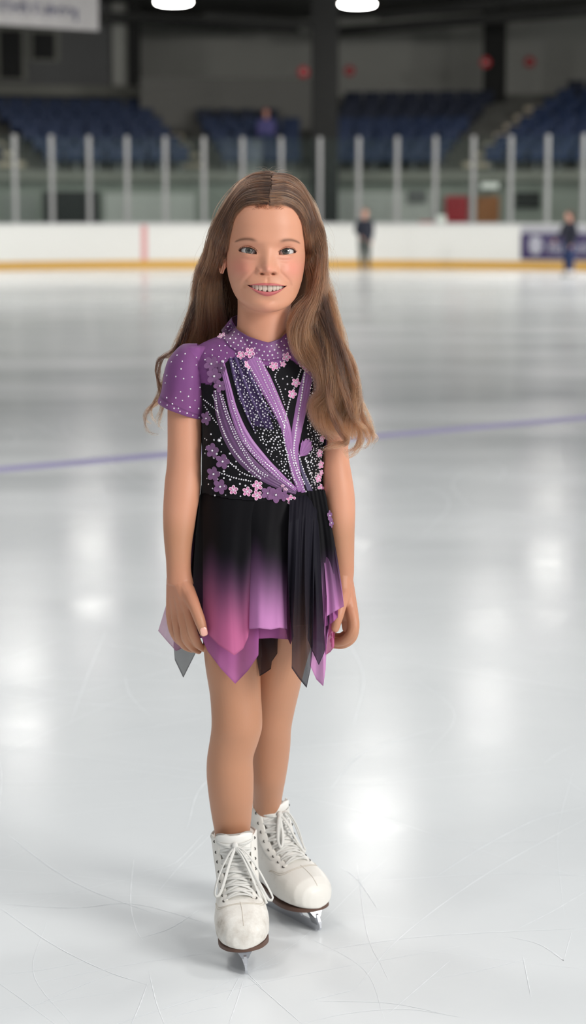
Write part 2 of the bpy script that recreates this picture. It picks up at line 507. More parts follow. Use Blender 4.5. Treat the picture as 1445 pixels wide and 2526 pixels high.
def glass_material():
    m, nt, b, out = new_mat('clear_shield_glass')
    N = nt.nodes; L = nt.links
    tp = N.new('ShaderNodeBsdfTransparent'); tp.inputs['Color'].default_value = (.93, .97, .955, 1)
    gl = N.new('ShaderNodeBsdfGlossy'); gl.inputs['Roughness'].default_value = .12; gl.inputs['Color'].default_value = (.8, .9, .9, 1)
    df = N.new('ShaderNodeBsdfDiffuse'); df.inputs['Color'].default_value = (.55, .68, .65, 1)
    m1 = N.new('ShaderNodeMixShader'); m1.inputs[0].default_value = .5
    L.new(gl.outputs['BSDF'], m1.inputs[1]); L.new(df.outputs['BSDF'], m1.inputs[2])
    nz = N.new('ShaderNodeTexNoise'); nz.inputs['Scale'].default_value = 1.2
    mr = N.new('ShaderNodeMapRange'); mr.inputs['To Min'].default_value = .006; mr.inputs['To Max'].default_value = .02
    L.new(nz.outputs['Fac'], mr.inputs['Value'])
    m2 = N.new('ShaderNodeMixShader'); L.new(mr.outputs['Result'], m2.inputs[0])
    L.new(tp.outputs['BSDF'], m2.inputs[1]); L.new(m1.outputs['Shader'], m2.inputs[2])
    L.new(m2.outputs['Shader'], out.inputs['Surface'])
    return m
M_glass = glass_material()
for i in range(len(post_phi) - 1):
    pa, pb = post_phi[i] + .0052, post_phi[i + 1] - .0052
    c = arc(BR + .05, (pa + pb) / 2, 1.07)
    mb = MB(); arc_solid(mb, BR + .044, BR + .056, 1.075, 3.02, pa, pb, 2)
    mb.v = [tuple(Vector(q) - c) for q in mb.v]
    o = mb.build('shield_glass', M_glass, None, c, smooth=False)
    if i in vis and i + 1 in vis: lab = 'clear glass pane between the %s and %s support posts from the left' % (ordn[i - vis[0]], ordn[i - vis[0] + 1])
    elif i < vis[0]: lab = 'clear glass pane left of the leftmost visible post, %s outward' % ordn[vis[0] - i - 1]
    else: lab = 'clear glass pane right of the rightmost visible post, %s outward' % ordn[i - vis[-1]]
    tag(o, lab, 'glass pane', 'shield glass panes')

# ---- wall under the stands, doors and openings in it
RW = 14.3
mb = MB(); arc_solid(mb, RW, RW + .2, 0, 2.15, -PW, PW)
w = mb.build('wall_under_stand', M_basewall, auto=.6); w['kind'] = 'structure'
mb = MB(); arc_solid(mb, RW - .12, RW + .2, 2.06, 2.32, -PW, PW)
o = mb.build('trim_1', M_ledge, auto=.6); o['kind'] = 'structure'
mb = MB(); arc_solid(mb, BR, RW + .2, -.05, 0.0, -PW, PW, 60)
o = mb.build('floor_walkway', M_concrete, auto=.6); o['kind'] = 'structure'
def wall_patch(name, px0, px1, z0, z1, m, th=.05, r=RW, root=None, n=8, back=.02):
    mb = MB(); arc_solid(mb, r - th, r + back, z0, z1, phi_of(px0, r), phi_of(px1, r), n)
    return mb.build(name, m, root, auto=.6)
def zpix(py, r, px=722):
    ph = phi_of(px, r); d = BC.y + r * math.cos(ph) - CAM.y
    a = math.atan((CY - py) / FPX) - PITCH
    return CAM.z + d * math.tan(a)
o = wall_patch('door_1', 112, 248, 0, zpix(472, RW), M_dark); o['kind'] = 'structure'
o = wall_patch('wall_panel', 262, 482, 0, zpix(478, RW), M_panel, .04); tag(o, 'wide pale grey panel on the wall below the stands, right of the dark opening', 'wall panel')
o = wall_patch('wall_panel', 800, 1062, 0, zpix(474, RW), M_panel, .04); tag(o, 'wide pale grey panel on the wall below the stands, left of the red door', 'wall panel')
o = wall_patch('wall_panel', 10, 92, 0, zpix(480, RW), mat('dim_grey_panel', srgb(120, 122, 118), .8), .04); tag(o, 'dim grey panel on the wall below the stands, left of the dark opening', 'wall panel')
def door(px0, px1, m, n):
    o = wall_patch(n, px0, px1, 0, zpix(484, RW), m, .06); o['kind'] = 'structure'
    r = RW - .08; c = arc(r, phi_of(px1 - 6, r), 1.0)
    h = MB(); h.box((0, 0, 0), (.03, .06, .16)); hh = h.build('door_handle', M_steel, o, c, bevel=.008)
door(1096, 1151, M_reddoor, 'door_2'); door(1172, 1226, M_browndoor, 'door_3')
o = wall_patch('window_1', 1266, 1328, zpix(514, RW), zpix(474, RW), M_dark, .04); o['kind'] = 'structure'
o = wall_patch('exit_light_box', 1188, 1228, zpix(466, RW), zpix(452, RW), M_white, .26, back=-.125); tag(o, 'small white box light on the wall above the red and brown doors', 'light box')
o = wall_patch('notice_board', 1004, 1050, zpix(500, RW), zpix(470, RW), mat('dark_notice', srgb(92, 92, 92), .8), .09, back=-.05); tag(o, 'small dark notice high on the pale panel left of the red door', 'notice board')
c = arc(BR + 1.2, phi_of(1048, BR + 1.2)); mb = MB()
mb.box((0, 0, .55), (.36, .3, 1.1)); o = mb.build('waste_bin', M_sign, None, c, bevel=.03); tag(o, 'red bin standing behind the boards left of the red door', 'bin')
c = arc(BR + 1.4, phi_of(1081, BR + 1.4)); mb = MB()
mb.box((0, 0, .62), (.3, .2, 1.24)); o = mb.build('white_cabinet', M_white, None, c, bevel=.02); tag(o, 'small white cabinet behind the boards beside the red bin', 'cabinet')

# ---- terraces
R0, TREAD, RISE, Z0 = 14.5, .80, .262, 2.15
NROW = 10
mb = MB()
for i in range(NROW):
    arc_solid(mb, R0 + TREAD * i, R0 + TREAD * (i + 1) + (.02 if i < NROW - 1 else 2.0), max(0, Z0 + RISE * i - .6), Z0 + RISE * i, -PW, PW, 48)
o = mb.build('floor_terrace', M_concrete, smooth=False); o['kind'] = 'structure'

# seat: shell of pan and back on a riser bracket
def seat_mesh(m, name):
    mb = MB()
    prof = [(-.20, .40), (-.19, .43), (-.02, .415), (.14, .42), (.19, .46), (.225, .60), (.25, .80), (.235, .82), (.205, .80), (.18, .62), (.15, .475), (.12, .455), (-.02, .45), (-.17, .46), (-.215, .44)]
    mb.prism(prof, (0, 0, 0), (0, 1, 0), (0, 0, 1), (1, 0, 0), .47)
    mb.box((0, .05, .21), (.06, .2, .42), 1)
    o = mb.build(name, [m, M_steel], bevel=.012, segs=1, auto=.7)
    me = o.data; bpy.data.objects.remove(o); return me
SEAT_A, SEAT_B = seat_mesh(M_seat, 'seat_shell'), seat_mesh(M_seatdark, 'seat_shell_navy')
# block: rows, (left limit bottom, top), (right limit bottom, top), name
blocks = [
    (0, 1, (-80, -100), (24, 10), 'far left block'),
    (0, 6, (118, -40), (474, 342), 'large left block'),
    (0, 5, (548, 452), (742, 742), 'short middle block'),
    (0, 7, (800, 846), (1088, 1206), 'middle right block'),
    (0, 8, (1180, 1352), (1500, 1520), 'far right block'),
]
SEAT_SPOTS = {}
rown = ['bottom', 'second', 'third', 'fourth', 'fifth', 'sixth', 'seventh', 'eighth']
for bi, (ra, rb, lim0, lim1, bname) in enumerate(blocks):
    for i in range(ra, rb):
        t = i / 6.0
        r = R0 + TREAD * i + .42
        pa, pb = phi_of(lim0[0] + (lim0[1] - lim0[0]) * t, r), phi_of(lim1[0] + (lim1[1] - lim1[0]) * t, r)
        n = max(1, int((pb - pa) * r / .49))
        for k in range(n):
            ph = pa + (pb - pa) * (k + .5) / n
            if bi == 2 and i == 4 and k == n - 1: continue
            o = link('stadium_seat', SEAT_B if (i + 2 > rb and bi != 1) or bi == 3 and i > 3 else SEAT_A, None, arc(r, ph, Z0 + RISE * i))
            o.rotation_euler = (0, 0, -ph)
            tag(o, 'blue stadium seat, %s from left, %s row up, %s' % (ordn[k], rown[i], bname), 'stadium seat', 'blue seats in the %s row of the %s' % (rown[i], bname))
            SEAT_SPOTS[(bi, i, k)] = (o.location.copy(), ph)

# stairs between blocks (half steps of pale concrete)
def stairs(px_b, px_t, wpx, rows, label):
    mb = MB()
    for i in range(rows):
        for h in (0, 1):
            t = (i + .5 * h) / 6.0
            r = R0 + TREAD * (i + .5 * h); px = px_b + (px_t - px_b) * t
            pa, pb = phi_of(px - wpx / 2, r + .2), phi_of(px + wpx / 2, r + .2)
            arc_solid(mb, r + .07, r + .07 + TREAD * (.52 if h == 0 else .42), Z0 + RISE * i + .001, Z0 + RISE * (i + .5 * h) + .012, pa, pb, 8)
    o = mb.build('aisle_stairs', M_stair, smooth=False); tag(o, label, 'stairs'); return o
stairs(70, -70, 60, 7, 'pale concrete aisle stairs at the left edge, left of the large left seat block')
stairs(510, 400, 56, 5, 'pale concrete aisle stairs between the large left seat block and the short middle block')
stairs(1134, 1282, 62, 8, 'pale concrete aisle stairs between the middle right and far right seat blocks')

# ---- upper walls
RB = R0 + TREAD * NROW + 1.0
mb = MB(); arc_solid(mb, RB, RB + .25, 3.0, 7.9, -PW, PW, 24)
o = mb.build('wall_back', M_backwall, auto=.6); o['kind'] = 'structure'
# grey parapet above the short block
r = R0 + TREAD * 5 + .1
mb = MB(); arc_solid(mb, r, r + .2, 3.2, zpix(192, r), phi_of(352, r), phi_of(776, r), 12)
o = mb.build('wall_parapet', M_backdark, auto=.6); o['kind'] = 'structure'
# office above the left block
r = R0 + TREAD * 7.4
OR_ = r
mb = MB(); arc_solid(mb, r, r + .25, 3.9, 7.9, -PW, phi_of(300, r), 18)
o = mb.build('wall_office', M_office, auto=.6); o['kind'] = 'structure'
mb = MB(); arc_solid(mb, r - .35, r + .05, zpix(243, r), zpix(216, r), -PW, phi_of(352, r), 18)
o = mb.build('trim_2', M_ledge, auto=.6); o['kind'] = 'structure'
for k, (a, b, y0, y1) in enumerate([(12, 66, 200, 84), (92, 146, 152, 88)]):
    mb = MB(); arc_solid(mb, r - .05, r + .02, zpix(y0, r), zpix(y1, r), phi_of(a, r), phi_of(b, r), 4)
    o = mb.build('window_%d' % (k + 2), M_dark, auto=.6); o['kind'] = 'structure'
    fr = MB(); rr = r - .06
    for (x0, x1, yy0, yy1) in [(a - 8, a, y0 + 6, y1 - 8), (b, b + 12, y0 + 6, y1 - 8), (a, b, y1, y1 - 8), (a, b, y0 + 6, y0)]:
        arc_solid(fr, rr, rr + .1, zpix(yy0, rr), zpix(yy1, rr), phi_of(x0, rr), phi_of(x1, rr), 2)
    fr.build('window_frame', M_ledge, o, smooth=False)
for k, (a, b) in enumerate([(284, 322)]):
    mb = MB(); arc_solid(mb, r - .12, r + .1, 3.9, 7.9, phi_of(a, r), phi_of(b, r), 3)
    o = mb.build('trim_3', M_backwall, auto=.6); o['kind'] = 'structure'
# columns
def column(px0, px1, r, z0, name='column'):
    mb = MB(); ph = phi_of((px0 + px1) / 2, r); d = BC.y + r * math.cos(ph) - CAM.y
    w = (px1 - px0) * d / FPX
    mb.box((0, 0, 0), (w, w * .8, 8.6 - z0), rz=-ph)
    o = mb.build(name, M_column, None, arc(r, ph, (z0 + 8.6) / 2), bevel=.02); o['kind'] = 'structure'
column(768, 832, BR + 2.2, 0)
column(1186, 1236, R0 + TREAD * 8.6, 3.8)
column(322, 352, R0 + TREAD * 7.2, 3.6)
# red signs on the wall
def round_sign(px, py, r, label):
    z = zpix(py, r, px); ph = phi_of(px, r); mb = MB()
    R3 = Matrix.Rotation(-ph, 3, 'Z')
    ring = lambda y, q: [R3 @ Vector((math.cos(a) * q, y, math.sin(a) * q)) for a in np.linspace(0, 2 * PI, 24, endpoint=False)]
    mb.loft([ring(.02, .155), ring(-.02, .155), ring(-.035, .14)])
    root = mb.build('wall_sign', M_sign, None, arc(r - .04, ph, z), auto=.6)
    b = MB(); b.box(R3 @ Vector((0, -.037, 0)), (.14, .006, .03), rz=-ph); b.build('bar', M_white, root)
    tag(root, label, 'sign')
round_sign(748, 178, R0 + TREAD * 5 + .0, 'red round sign on the grey parapet just left of the wide dark column')
round_sign(860, 175, RB, 'red round sign on the back wall just right of the wide dark column')
round_sign(1190, 154, R0 + TREAD * 8.6 - .33, 'dull red round sign on the narrow dark column')
round_sign(1297, 153, RB, 'bright red round sign on the back wall right of the narrow dark column')

# ---- ceiling and beams
mb = MB()
mb.add([(-20, 9, 7.0), (20, 9, 7.0), (20, 64, 7.25), (0, 64, 6.75), (-20, 64, 7.2), (-20, 9, 7.3), (20, 9, 7.3), (20, 64, 7.6), (-20, 64, 7.6), (0, 9, 6.9)],
       [(4, 3, 9, 0), (3, 2, 1, 9), (5, 6, 7, 8)])
o = mb.build('ceiling', M_ceiling, smooth=False); o['kind'] = 'structure'
def beam(a, b, w, h, label):
    a, b = Vector(a), Vector(b); mb = MB()
    d = b - a; c = (a + b) / 2; L = d.length
    q = d.to_track_quat('X', 'Z').to_matrix()
    for dz in (-h / 2, h / 2): mb.box(Vector((0, 0, dz)), (L, w, .05), mat=q)
    for v in mb.v[8:]: pass
    mb2 = MB(); mb2.box((0, 0, 0), (L, w, .05), mat=q @ Matrix.Identity(3)); 
    out = MB()
    up = q @ Vector((0, 0, 1))
    out.box(up * (h / 2), (L, w, .05), mat=q); out.box(up * (-h / 2), (L, w, .05), mat=q); out.box((0, 0, 0), (L, w * .2, h), mat=q)
    o = out.build('ceiling_beam', M_beam, None, c, smooth=False); tag(o, label, 'beam')
beam(P(240, 40, 57), P(735, 70, 60), .25, .22, 'dark steel ceiling beam over the office windows, left of the wide column')
beam(P(835, 78, 59), P(1500, 22, 54), .25, .2, 'dark steel ceiling beam rising to the right above the middle seat block')
beam(P(500, 40, 56), P(770, 60, 57), .16, .14, 'thin dark ceiling beam meeting the top of the wide column from the left')
beam(P(935, 40, 57), P(1500, -20, 53), .16, .14, 'thin dark ceiling beam at the upper right edge')

# ---- hanging banner
bl, br_ = P(-60, 30, 41.5), P(243, 34, 43.5)
ban = empty('hanging_banner', (bl + br_) / 2, label='pale cloth banner with slate lettering hanging at the upper left', category='banner')
dx = (br_ - bl); L_ = dx.length; ang = math.atan2(dx.y, dx.x)
R3 = Matrix.Rotation(ang, 3, 'Z')
zb, zt = zpix(66, 44 - BC.y, 100) , 0
hb = .62
mb = MB()
N_ = 30; rows = []
for j in range(N_ + 1):
    s = -.5 + j / N_
    off = .015 * math.sin(j * 1.3)
    rows.append([R3 @ Vector((s * L_, off - .01, -.28)), R3 @ Vector((s * L_, off + .01, -.28)), R3 @ Vector((s * L_, off + .01, .55)), R3 @ Vector((s * L_, off - .01, .55))])
mb.loft(rows); mb.build('cloth', M_banner, ban, auto=.6)
x = -L_ / 2 + .62
for word in ([(.04, .2, 0), (.12, .04, .08), (.04, .2, 0), (.1, .04, 0), (.04, .2, 0), (.06, .04, .06), (.05, .22, 0)], [(.05, .2, 0), (.09, .05, .08), (.09, .05, -.06), (.05, .16, 0), (.05, .2, .0), (.08, .05, 0), (.05, .14, -.02), (.07, .04, .04), (.05, .12, -.02), (.06, .04, .04), (.05, .12, -.02), (.05, .26, -.08)]):
    mb = MB()
    for (wd, ht, dz) in word:
        mb.box(R3 @ Vector((x, -.035, dz + .08)), (max(wd, .05), .02, max(ht, .05)), rz=ang)
        x += wd + .03
    mb.build('lettering', M_print, ban, smooth=False); x += .12
for s in (-.45, .48):
    mb = MB(); a = R3 @ Vector((s * L_, 0, .55)); mb.tube([a, a + Vector((0, 0, 1.2))], .012, 6); mb.build('hanging_wire', M_steel, ban)

# ---- ceiling lamps over the ice
M_lampshell = mat('grey_lamp_housing', srgb(120, 120, 118), .5)
def lamp_glow(s):
    m, nt, b, out = new_mat('lamp_diffuser_glow')
    e = nt.nodes.new('ShaderNodeEmission'); e.inputs['Color'].default_value = (1, .97, .92, 1); e.inputs['Strength'].default_value = s
    nt.links.new(e.outputs['Emission'], out.inputs['Surface']); return m
M_glow = lamp_glow(36.0)
def ring_xy(r, z, n=28): return [Vector((math.cos(a) * r, math.sin(a) * r, z)) for a in np.linspace(0, 2 * PI, n, endpoint=False)]
def lamp_meshes():
    sh = MB(); sh.loft([ring_xy(.05, .42), ring_xy(.14, .40), ring_xy(.18, .22), ring_xy(.40, .03), ring_xy(.42, .0), ring_xy(.40, .0)], cap=(True, False))
    sh.tube([(0, 0, .4), (0, 0, .95)], .02, 8)
    di = MB(); di.loft([ring_xy(.40, .005), ring_xy(.385, -.045), ring_xy(.27, -.075), ring_xy(.1, -.09)])
    return sh.build('a', M_lampshell, auto=.5), di.build('b', M_glow)
sa, sb = lamp_meshes(); SH, DI = sa.data, sb.data
bpy.data.objects.remove(sa); bpy.data.objects.remove(sb)
LAMPZ = 6.0
lamps = [((428, 3), 'glowing round ceiling lamp at the top edge, above the left half of the hall'),
         ((881, 8), 'glowing round ceiling lamp at the top edge, right of the wide dark column')]
spots = []
for (px, py), lab in lamps:
    q = G(px, py, LAMPZ); spots.append((q.x, q.y, lab))
for (x, d, lab) in [(5.35, 46.8, 'round ceiling lamp out of frame whose reflection lies at the right edge of the ice'),
                    (-3.95, 44.3, 'round ceiling lamp out of frame reflected in the ice left of the hip'),
                    (3.05, 34.9, 'round ceiling lamp out of frame reflected in the ice right of the knees'),
                    (-4.1, 33.7, 'round ceiling lamp out of frame reflected at the left edge of the ice'),
                    (.98, 26.7, 'round ceiling lamp out of frame reflected in the ice right of the skates')]:
    spots.append((x, d + CAM.y, lab))
for x, y, lab in spots:
    root = empty('ceiling_lamp', (x, y, LAMPZ), label=lab, category='lamp', group='round lamps over the ice')
    link('housing', SH, root); link('diffuser', DI, root)

# ---- left side of the hall: unseen wall added to block ambient light
mb = MB(); mb.box((-12.2, 20, 3.6), (.3, 62, 7.2))
o = mb.build('wall_left', M_backdark, smooth=False); o['kind'] = 'structure'
# ================================================================ the girl: body and head
M_skin = col_mat('skin', rough=.46, spec=.38, sss=.16, bump=.12, bscale=900, sscale=.006)
M_sclera = col_mat('eye_white_and_iris', rough=.12, spec=.5, coat=.6)
M_tooth = mat('tooth_enamel', srgb(216, 202, 186), .22, spec=.5, var=.02)
M_gum = mat('gum_pink', srgb(196, 112, 108), .35, var=.04)
GIRL = Vector((-.045, .03, 0))
SKIN = np.array(srgb(206, 148, 120)); TIGHTS = np.array(srgb(186, 134, 104))

def shift(mb):
    mb.v = [(p[0] - GIRL.x, p[1] - GIRL.y, p[2] - GIRL.z) for p in mb.v]; return mb
def gbuild(mb, name, m, parent, **k):
    return shift(mb).build(name, m, parent, **k)

def hring(py, xl, xr, Yc, dy, n=28, p=2.0, tilt=0.0):
    a = P(xl, py, Yc); b = P(xr, py, Yc); c = (a + b) / 2; w = (b.x - a.x) / 2
    out = []
    for k in range(n):
        t = 2 * PI * k / n
        s, q = math.sin(t), math.cos(t)
        e = 2 / p
        out.append(Vector((c.x + w * math.copysign(abs(s) ** e, s), Yc - dy * math.copysign(abs(q) ** e, q), c.z + tilt * q)))
    return out

def remesh(mb, voxel, smooth_it=6, factor=.5):
    me = mb.mesh('tmp', [])
    bm = bmesh.new(); bm.from_mesh(me); bmesh.ops.recalc_face_normals(bm, faces=bm.faces); bm.to_mesh(me); bm.free()
    o = link('tmp', me)
    r = o.modifiers.new('r', 'REMESH'); r.mode = 'VOXEL'; r.voxel_size = voxel
    if smooth_it:
        s = o.modifiers.new('s', 'SMOOTH'); s.iterations = smooth_it; s.factor = factor
    dg = bpy.context.evaluated_depsgraph_get(); dg.update()
    res = bpy.data.meshes.new_from_object(o.evaluated_get(dg))
    bpy.data.objects.remove(o); bpy.data.meshes.remove(me)
    return res
def mesh_np(me):
    V = np.empty(len(me.vertices) * 3); me.vertices.foreach_get('co', V)
    return V.reshape(-1, 3)

TORSO = [(775, 590, 711, .014, .046), (800, 587, 716, .014, .047), (822, 578, 727, .015, .05), (834, 545, 762, .018, .054), (848, 497, 808, .02, .058), (866, 478, 826, .02, .062),
         (900, 476, 830, .016, .068), (950, 492, 816, .012, .073), (1000, 501, 800, .008, .078), (1060, 503, 796, .006, .080), (1130, 503, 793, .008, .075), (1215, 502, 791, .012, .070),
         (1290, 494, 803, .016, .078), (1380, 488, 812, .02, .086), (1460, 489, 812, .022, .086), (1530, 500, 800, .024, .07)]
def torso_mb(extra=0.0):
    mb = MB()
    key = np.array(TORSO, float)
    ys = np.linspace(key[0, 0], key[-1, 0], 90)
    k = [np.interp(ys, key[:, 0], key[:, j]) for j in range(1, 5)]
    # smooth the profile
    def sm(a):
        for _ in range(3): a = np.concatenate([[a[0]], (a[:-2] + 2 * a[1:-1] + a[2:]) / 4, [a[-1]]])
        return a
    k = [sm(a) for a in k]
    mb.loft([hring(ys[i], k[0][i], k[1][i], k[2][i], k[3][i], 40, 2.25) for i in range(len(ys))])
    return mb

def limb(mb, rows, n=48, p=2.0, sub=8):
    a = np.array(rows, float)
    L = np.arange(len(a)); s = np.linspace(0, len(a) - 1, (len(a) - 1) * sub + 1)
    c = crom(a, len(s)) if len(a) > 2 else a
    mb.loft([hring(r[0], r[1], r[2], r[3], r[4], n, p) for r in c])

def finger(mb, pts, rad, n=12):
    q = [tuple(P(*p)) for p in pts]
    c = crom(q, 18)
    rr = np.interp(np.linspace(0, 1, 18), np.linspace(0, 1, len(rad)), rad)
    rr = rr * (1 + 0)
    mb.tube([tuple(v) for v in c], list(rr), n)
    mb.ball(c[-1], rr[-1], 12, 8); mb.ball(c[0], rr[0], 12, 8)

ARM_L = [(858, 455, 520, .016, .036), (890, 428, 506, .016, .04), (950, 414, 503, .012, .038), (1025, 413, 499, .006, .034), (1100, 413, 497, .002, .033), (1150, 411, 495.5, 0, .031), (1185, 406.5, 496, -.002, .032),
         (1220, 404, 493, -.006, .032), (1260, 402, 486, -.01, .031), (1300, 402.5, 480, -.014, .029), (1340, 405, 474, -.018, .026), (1380, 409, 471, -.021, .022), (1412, 410.5, 472, -.022, .02), (1440, 412, 478, -.022, .0195)]
ARM_R = [(862, 776, 842, .016, .036), (890, 790, 862, .016, .04), (950, 794, 870, .012, .038), (1025, 795, 866, .006, .034), (1100, 795, 859, .002, .033), (1140, 795, 862, 0, .031), (1180, 795, 869, -.001, .032),
              (1220, 797, 874.5, -.002, .032), (1260, 799, 876, -.003, .031), (1300, 803, 875, -.004, .029), (1340, 808, 874, -.004, .026), (1380, 812, 873.5, -.004, .022), (1412, 813, 873, -.003, .02), (1440, 814, 870, -.002, .0195)]
def body():
    mb = torso_mb()
    # arms
    limb(mb, ARM_L); limb(mb, ARM_R)
    # legs
    limb(mb, [(1470, 497, 640, .018, .075), (1560, 499, 642, .016, .07), (1640, 506, 642, .012, .063), (1710, 517, 643.5, .008, .054), (1760, 521, 646.5, .004, .05), (1797, 521, 646, .004, .049), (1830, 516.5, 637, .010, .046), (1870, 510.5, 624.5, .022, .047),
              (1913, 509.5, 625.5, .032, .048), (1966, 515, 624.5, .044, .044), (2010, 521.5, 620.5, .06, .038), (2052, 529, 616.5, .072, .034), (2090, 534, 613, .079, .033), (2130, 536, 612, .081, .033)])
    limb(mb, [(1470, 640, 800, .03, .075), (1560, 634, 778, .05, .07), (1640, 622, 754, .075, .062), (1710, 614, 737, .10, .054), (1752, 612, 727, .118, .05), (1795, 611, 718.5, .134, .048), (1838, 609, 716, .155, .046),
              (1881, 610, 711, .178, .046), (1923, 614, 704, .20, .044), (1966, 622, 696, .236, .038), (2000, 624, 692, .262, .034), (2040, 624, 690, .284, .033), (2070, 624, 690, .29, .033)])
    # left hand in the photo: back of the hand forward, fingers curling in
    for a, b, r0, r1 in [((442, 1425, -.024), (464, 1508, -.040), .017, .0105), ((439, 1425, -.022), (449, 1512, -.030), .017, .0105), ((434, 1425, -.020), (434, 1516, -.016), .016, .010), ((430, 1428, -.018), (421, 1515, -.002), .015, .0095),
                         ((440, 1425, -.022), (457, 1470, -.034), .018, .015), ((452, 1440, -.026), (476, 1488, -.052), .016, .0125), ((438, 1440, -.014), (444, 1500, -.010), .016, .012)]:
        finger(mb, [a, b], [r0, r1])
    finger(mb, [(464, 1508, -.040), (471, 1538, -.047), (475, 1561, -.044), (488, 1588, -.022), (500, 1600, -.004)], [.0105, .0098, .0098, .0084, .0062])
    finger(mb, [(449, 1512, -.030), (455, 1546, -.035), (459, 1573, -.030), (474, 1596, -.006), (490, 1606, .014)], [.0105, .0097, .0097, .0083, .0062])
    finger(mb, [(434, 1516, -.016), (438, 1547, -.018), (443, 1573, -.012), (457, 1594, .008), (474, 1603, .026)], [.010, .0092, .0092, .0079, .006])
    finger(mb, [(421, 1515, -.002), (423, 1540, -.002), (429, 1561, .004), (440, 1580, .018), (454, 1592, .032)], [.0094, .0084, .0083, .0072, .0056])
    finger(mb, [(462, 1455, -.034), (478, 1492, -.058), (487, 1515, -.068), (495, 1537, -.073), (502, 1560, -.074)], [.0140, .0128, .0112, .0106, .0082])
    # right hand in the photo: seen from its thumb side
    for a, b, r0, r1 in [((845, 1425, -.002), (866, 1508, -.024), .017, .0105), ((848, 1425, 0), (870, 1510, -.006), .017, .0105), ((846, 1425, .002), (868, 1514, .012), .016, .010), ((842, 1425, .004), (863, 1516, .028), .015, .0095),
                         ((844, 1430, -.01), (846, 1480, -.028), .016, .0125), ((850, 1450, 0), (862, 1500, .004), .018, .012)]:
        finger(mb, [a, b], [r0, r1])
    finger(mb, [(866, 1508, -.024), (872, 1536, -.032), (869, 1560, -.034), (850, 1579, -.026), (828, 1586, -.014)], [.0118, .0112, .0110, .0096, .0072])
    finger(mb, [(870, 1510, -.006), (874, 1545, -.012), (867, 1574, -.014), (846, 1590, -.008), (823, 1592, .002)], [.0105, .0098, .0098, .0084, .0062])
    finger(mb, [(868, 1514, .012), (871, 1546, .008), (861, 1572, .008), (840, 1582, .012), (820, 1580, .018)], [.010, .0092, .0092, .0079, .006])
    finger(mb, [(863, 1516, .028), (863, 1542, .028), (854, 1562, .028), (838, 1570, .030), (822, 1566, .032)], [.0094, .0084, .0083, .0072, .0056])
    finger(mb, [(850, 1468, -.012), (855, 1520, -.016)], [.015, .013])
    finger(mb, [(855, 1505, -.012), (857, 1548, -.018)], [.0135, .0105])
    finger(mb, [(846, 1465, -.024), (838, 1498, -.044), (832, 1525, -.052), (826, 1550, -.052)], [.0140, .0122, .0106, .0082])
    return remesh(mb, .0015, 7, .5)
body_me = body()

# ------------------------------------------------------------ head
def pchip(x, y, q):
    x = np.asarray(x, float); y = np.asarray(y, float); h = np.diff(x); d = np.diff(y) / h
    m = np.zeros(len(x)); m[0] = d[0]; m[-1] = d[-1]
    for i in range(1, len(x) - 1):
        m[i] = 0 if d[i - 1] * d[i] <= 0 else 2 * d[i - 1] * d[i] / (d[i - 1] + d[i])
    i = np.clip(np.searchsorted(x, q) - 1, 0, len(x) - 2)
    t = (q - x[i]) / h[i]
    return (2 * t ** 3 - 3 * t ** 2 + 1) * y[i] + (t ** 3 - 2 * t ** 2 + t) * h[i] * m[i] + (-2 * t ** 3 + 3 * t ** 2) * y[i + 1] + (t ** 3 - t ** 2) * h[i] * m[i + 1]

HROWS = np.array([
    (131, 131, 131, 5, 8, 11, .5, 2), (128.5, 128.5, 128.5, -22, 8, 36, 25, 2), (119, 119, 119, -54, 6, 66, 47, 2.1), (101, 101, 101, -80, 4, 86, 61, 2.15),
    (75, 75, 75, -95.5, 3, 98, 70, 2.25), (45, 45, 45, -101.5, 3, 102, 73.5, 2.35), (20, 20, 20, -101.5, 3, 99, 73.5, 2.4), (5, 5, 3, -98, 3, 95, 72.5, 2.4),
    (-20, -18, -15, -97, 3, 86, 71.2, 2.35), (-45, -36, -28, -98.5, 2, 74, 69.2, 2.25), (-62, -48, -38, -99.5, 0, 66, 67, 2.2), (-78.5, -56.5, -45, -97.5, -2, 60, 64.5, 2.15),
    (-95, -64, -52, -95, -6, 58, 61.5, 2.1), (-105, -68.5, -60, -88, -9, 58, 58.5, 2.05), (-109, -72.5, -66, -76, -9, 58, 55, 2), (-108.5, -78, -72, -58, -4, 59, 51.5, 2),
    (-106, -86, -80, -41, 6, 61, 49.5, 2), (-116, -104, -100, -35, 13, 62, 48.5, 2), (-130, -125, -122, -35.5, 14, 62, 48.5, 2), (-185, -185, -185, -40, 12, 64, 50, 2)], float)

def g2(x, z, cx, cz, sx, sz):
    return np.exp(-((x - cx) / sx) ** 2 - ((z - cz) / sz) ** 2)

EYX, EYR, EYY = 33.0, 14.0, -73.0   # eyeball
MW, MZ = 35.0, -60.6                # mouth half width, corner height
def lid_curves(ex):
    t = np.clip((ex + 15.2) / 33.0, 0, 1)
    line = -5.4 + 3.9 * t
    up = line + 8.3 * np.clip(4 * t * (1 - t), 0, 1) ** .72 * (1 - .10 * (t - .4))
    lo = line - 1.15 * np.clip(4 * t * (1 - t), 0, 1) ** .8
    return up, lo, t
def lip_curves(x):
    u = np.clip(np.abs(x) / MW, 0, 1)
    zt = MZ + 5.6 * (1 - u ** 1.7) - .9 * np.exp(-(x / 3.5) ** 2)
    zm = MZ + .3 - 0.3 * u
    zl = MZ - 10.6 * (1 - u ** 2.1)
    zb = MZ - 19.0 * (1 - u ** 1.8)
    return u, zt, zm, zl, zb

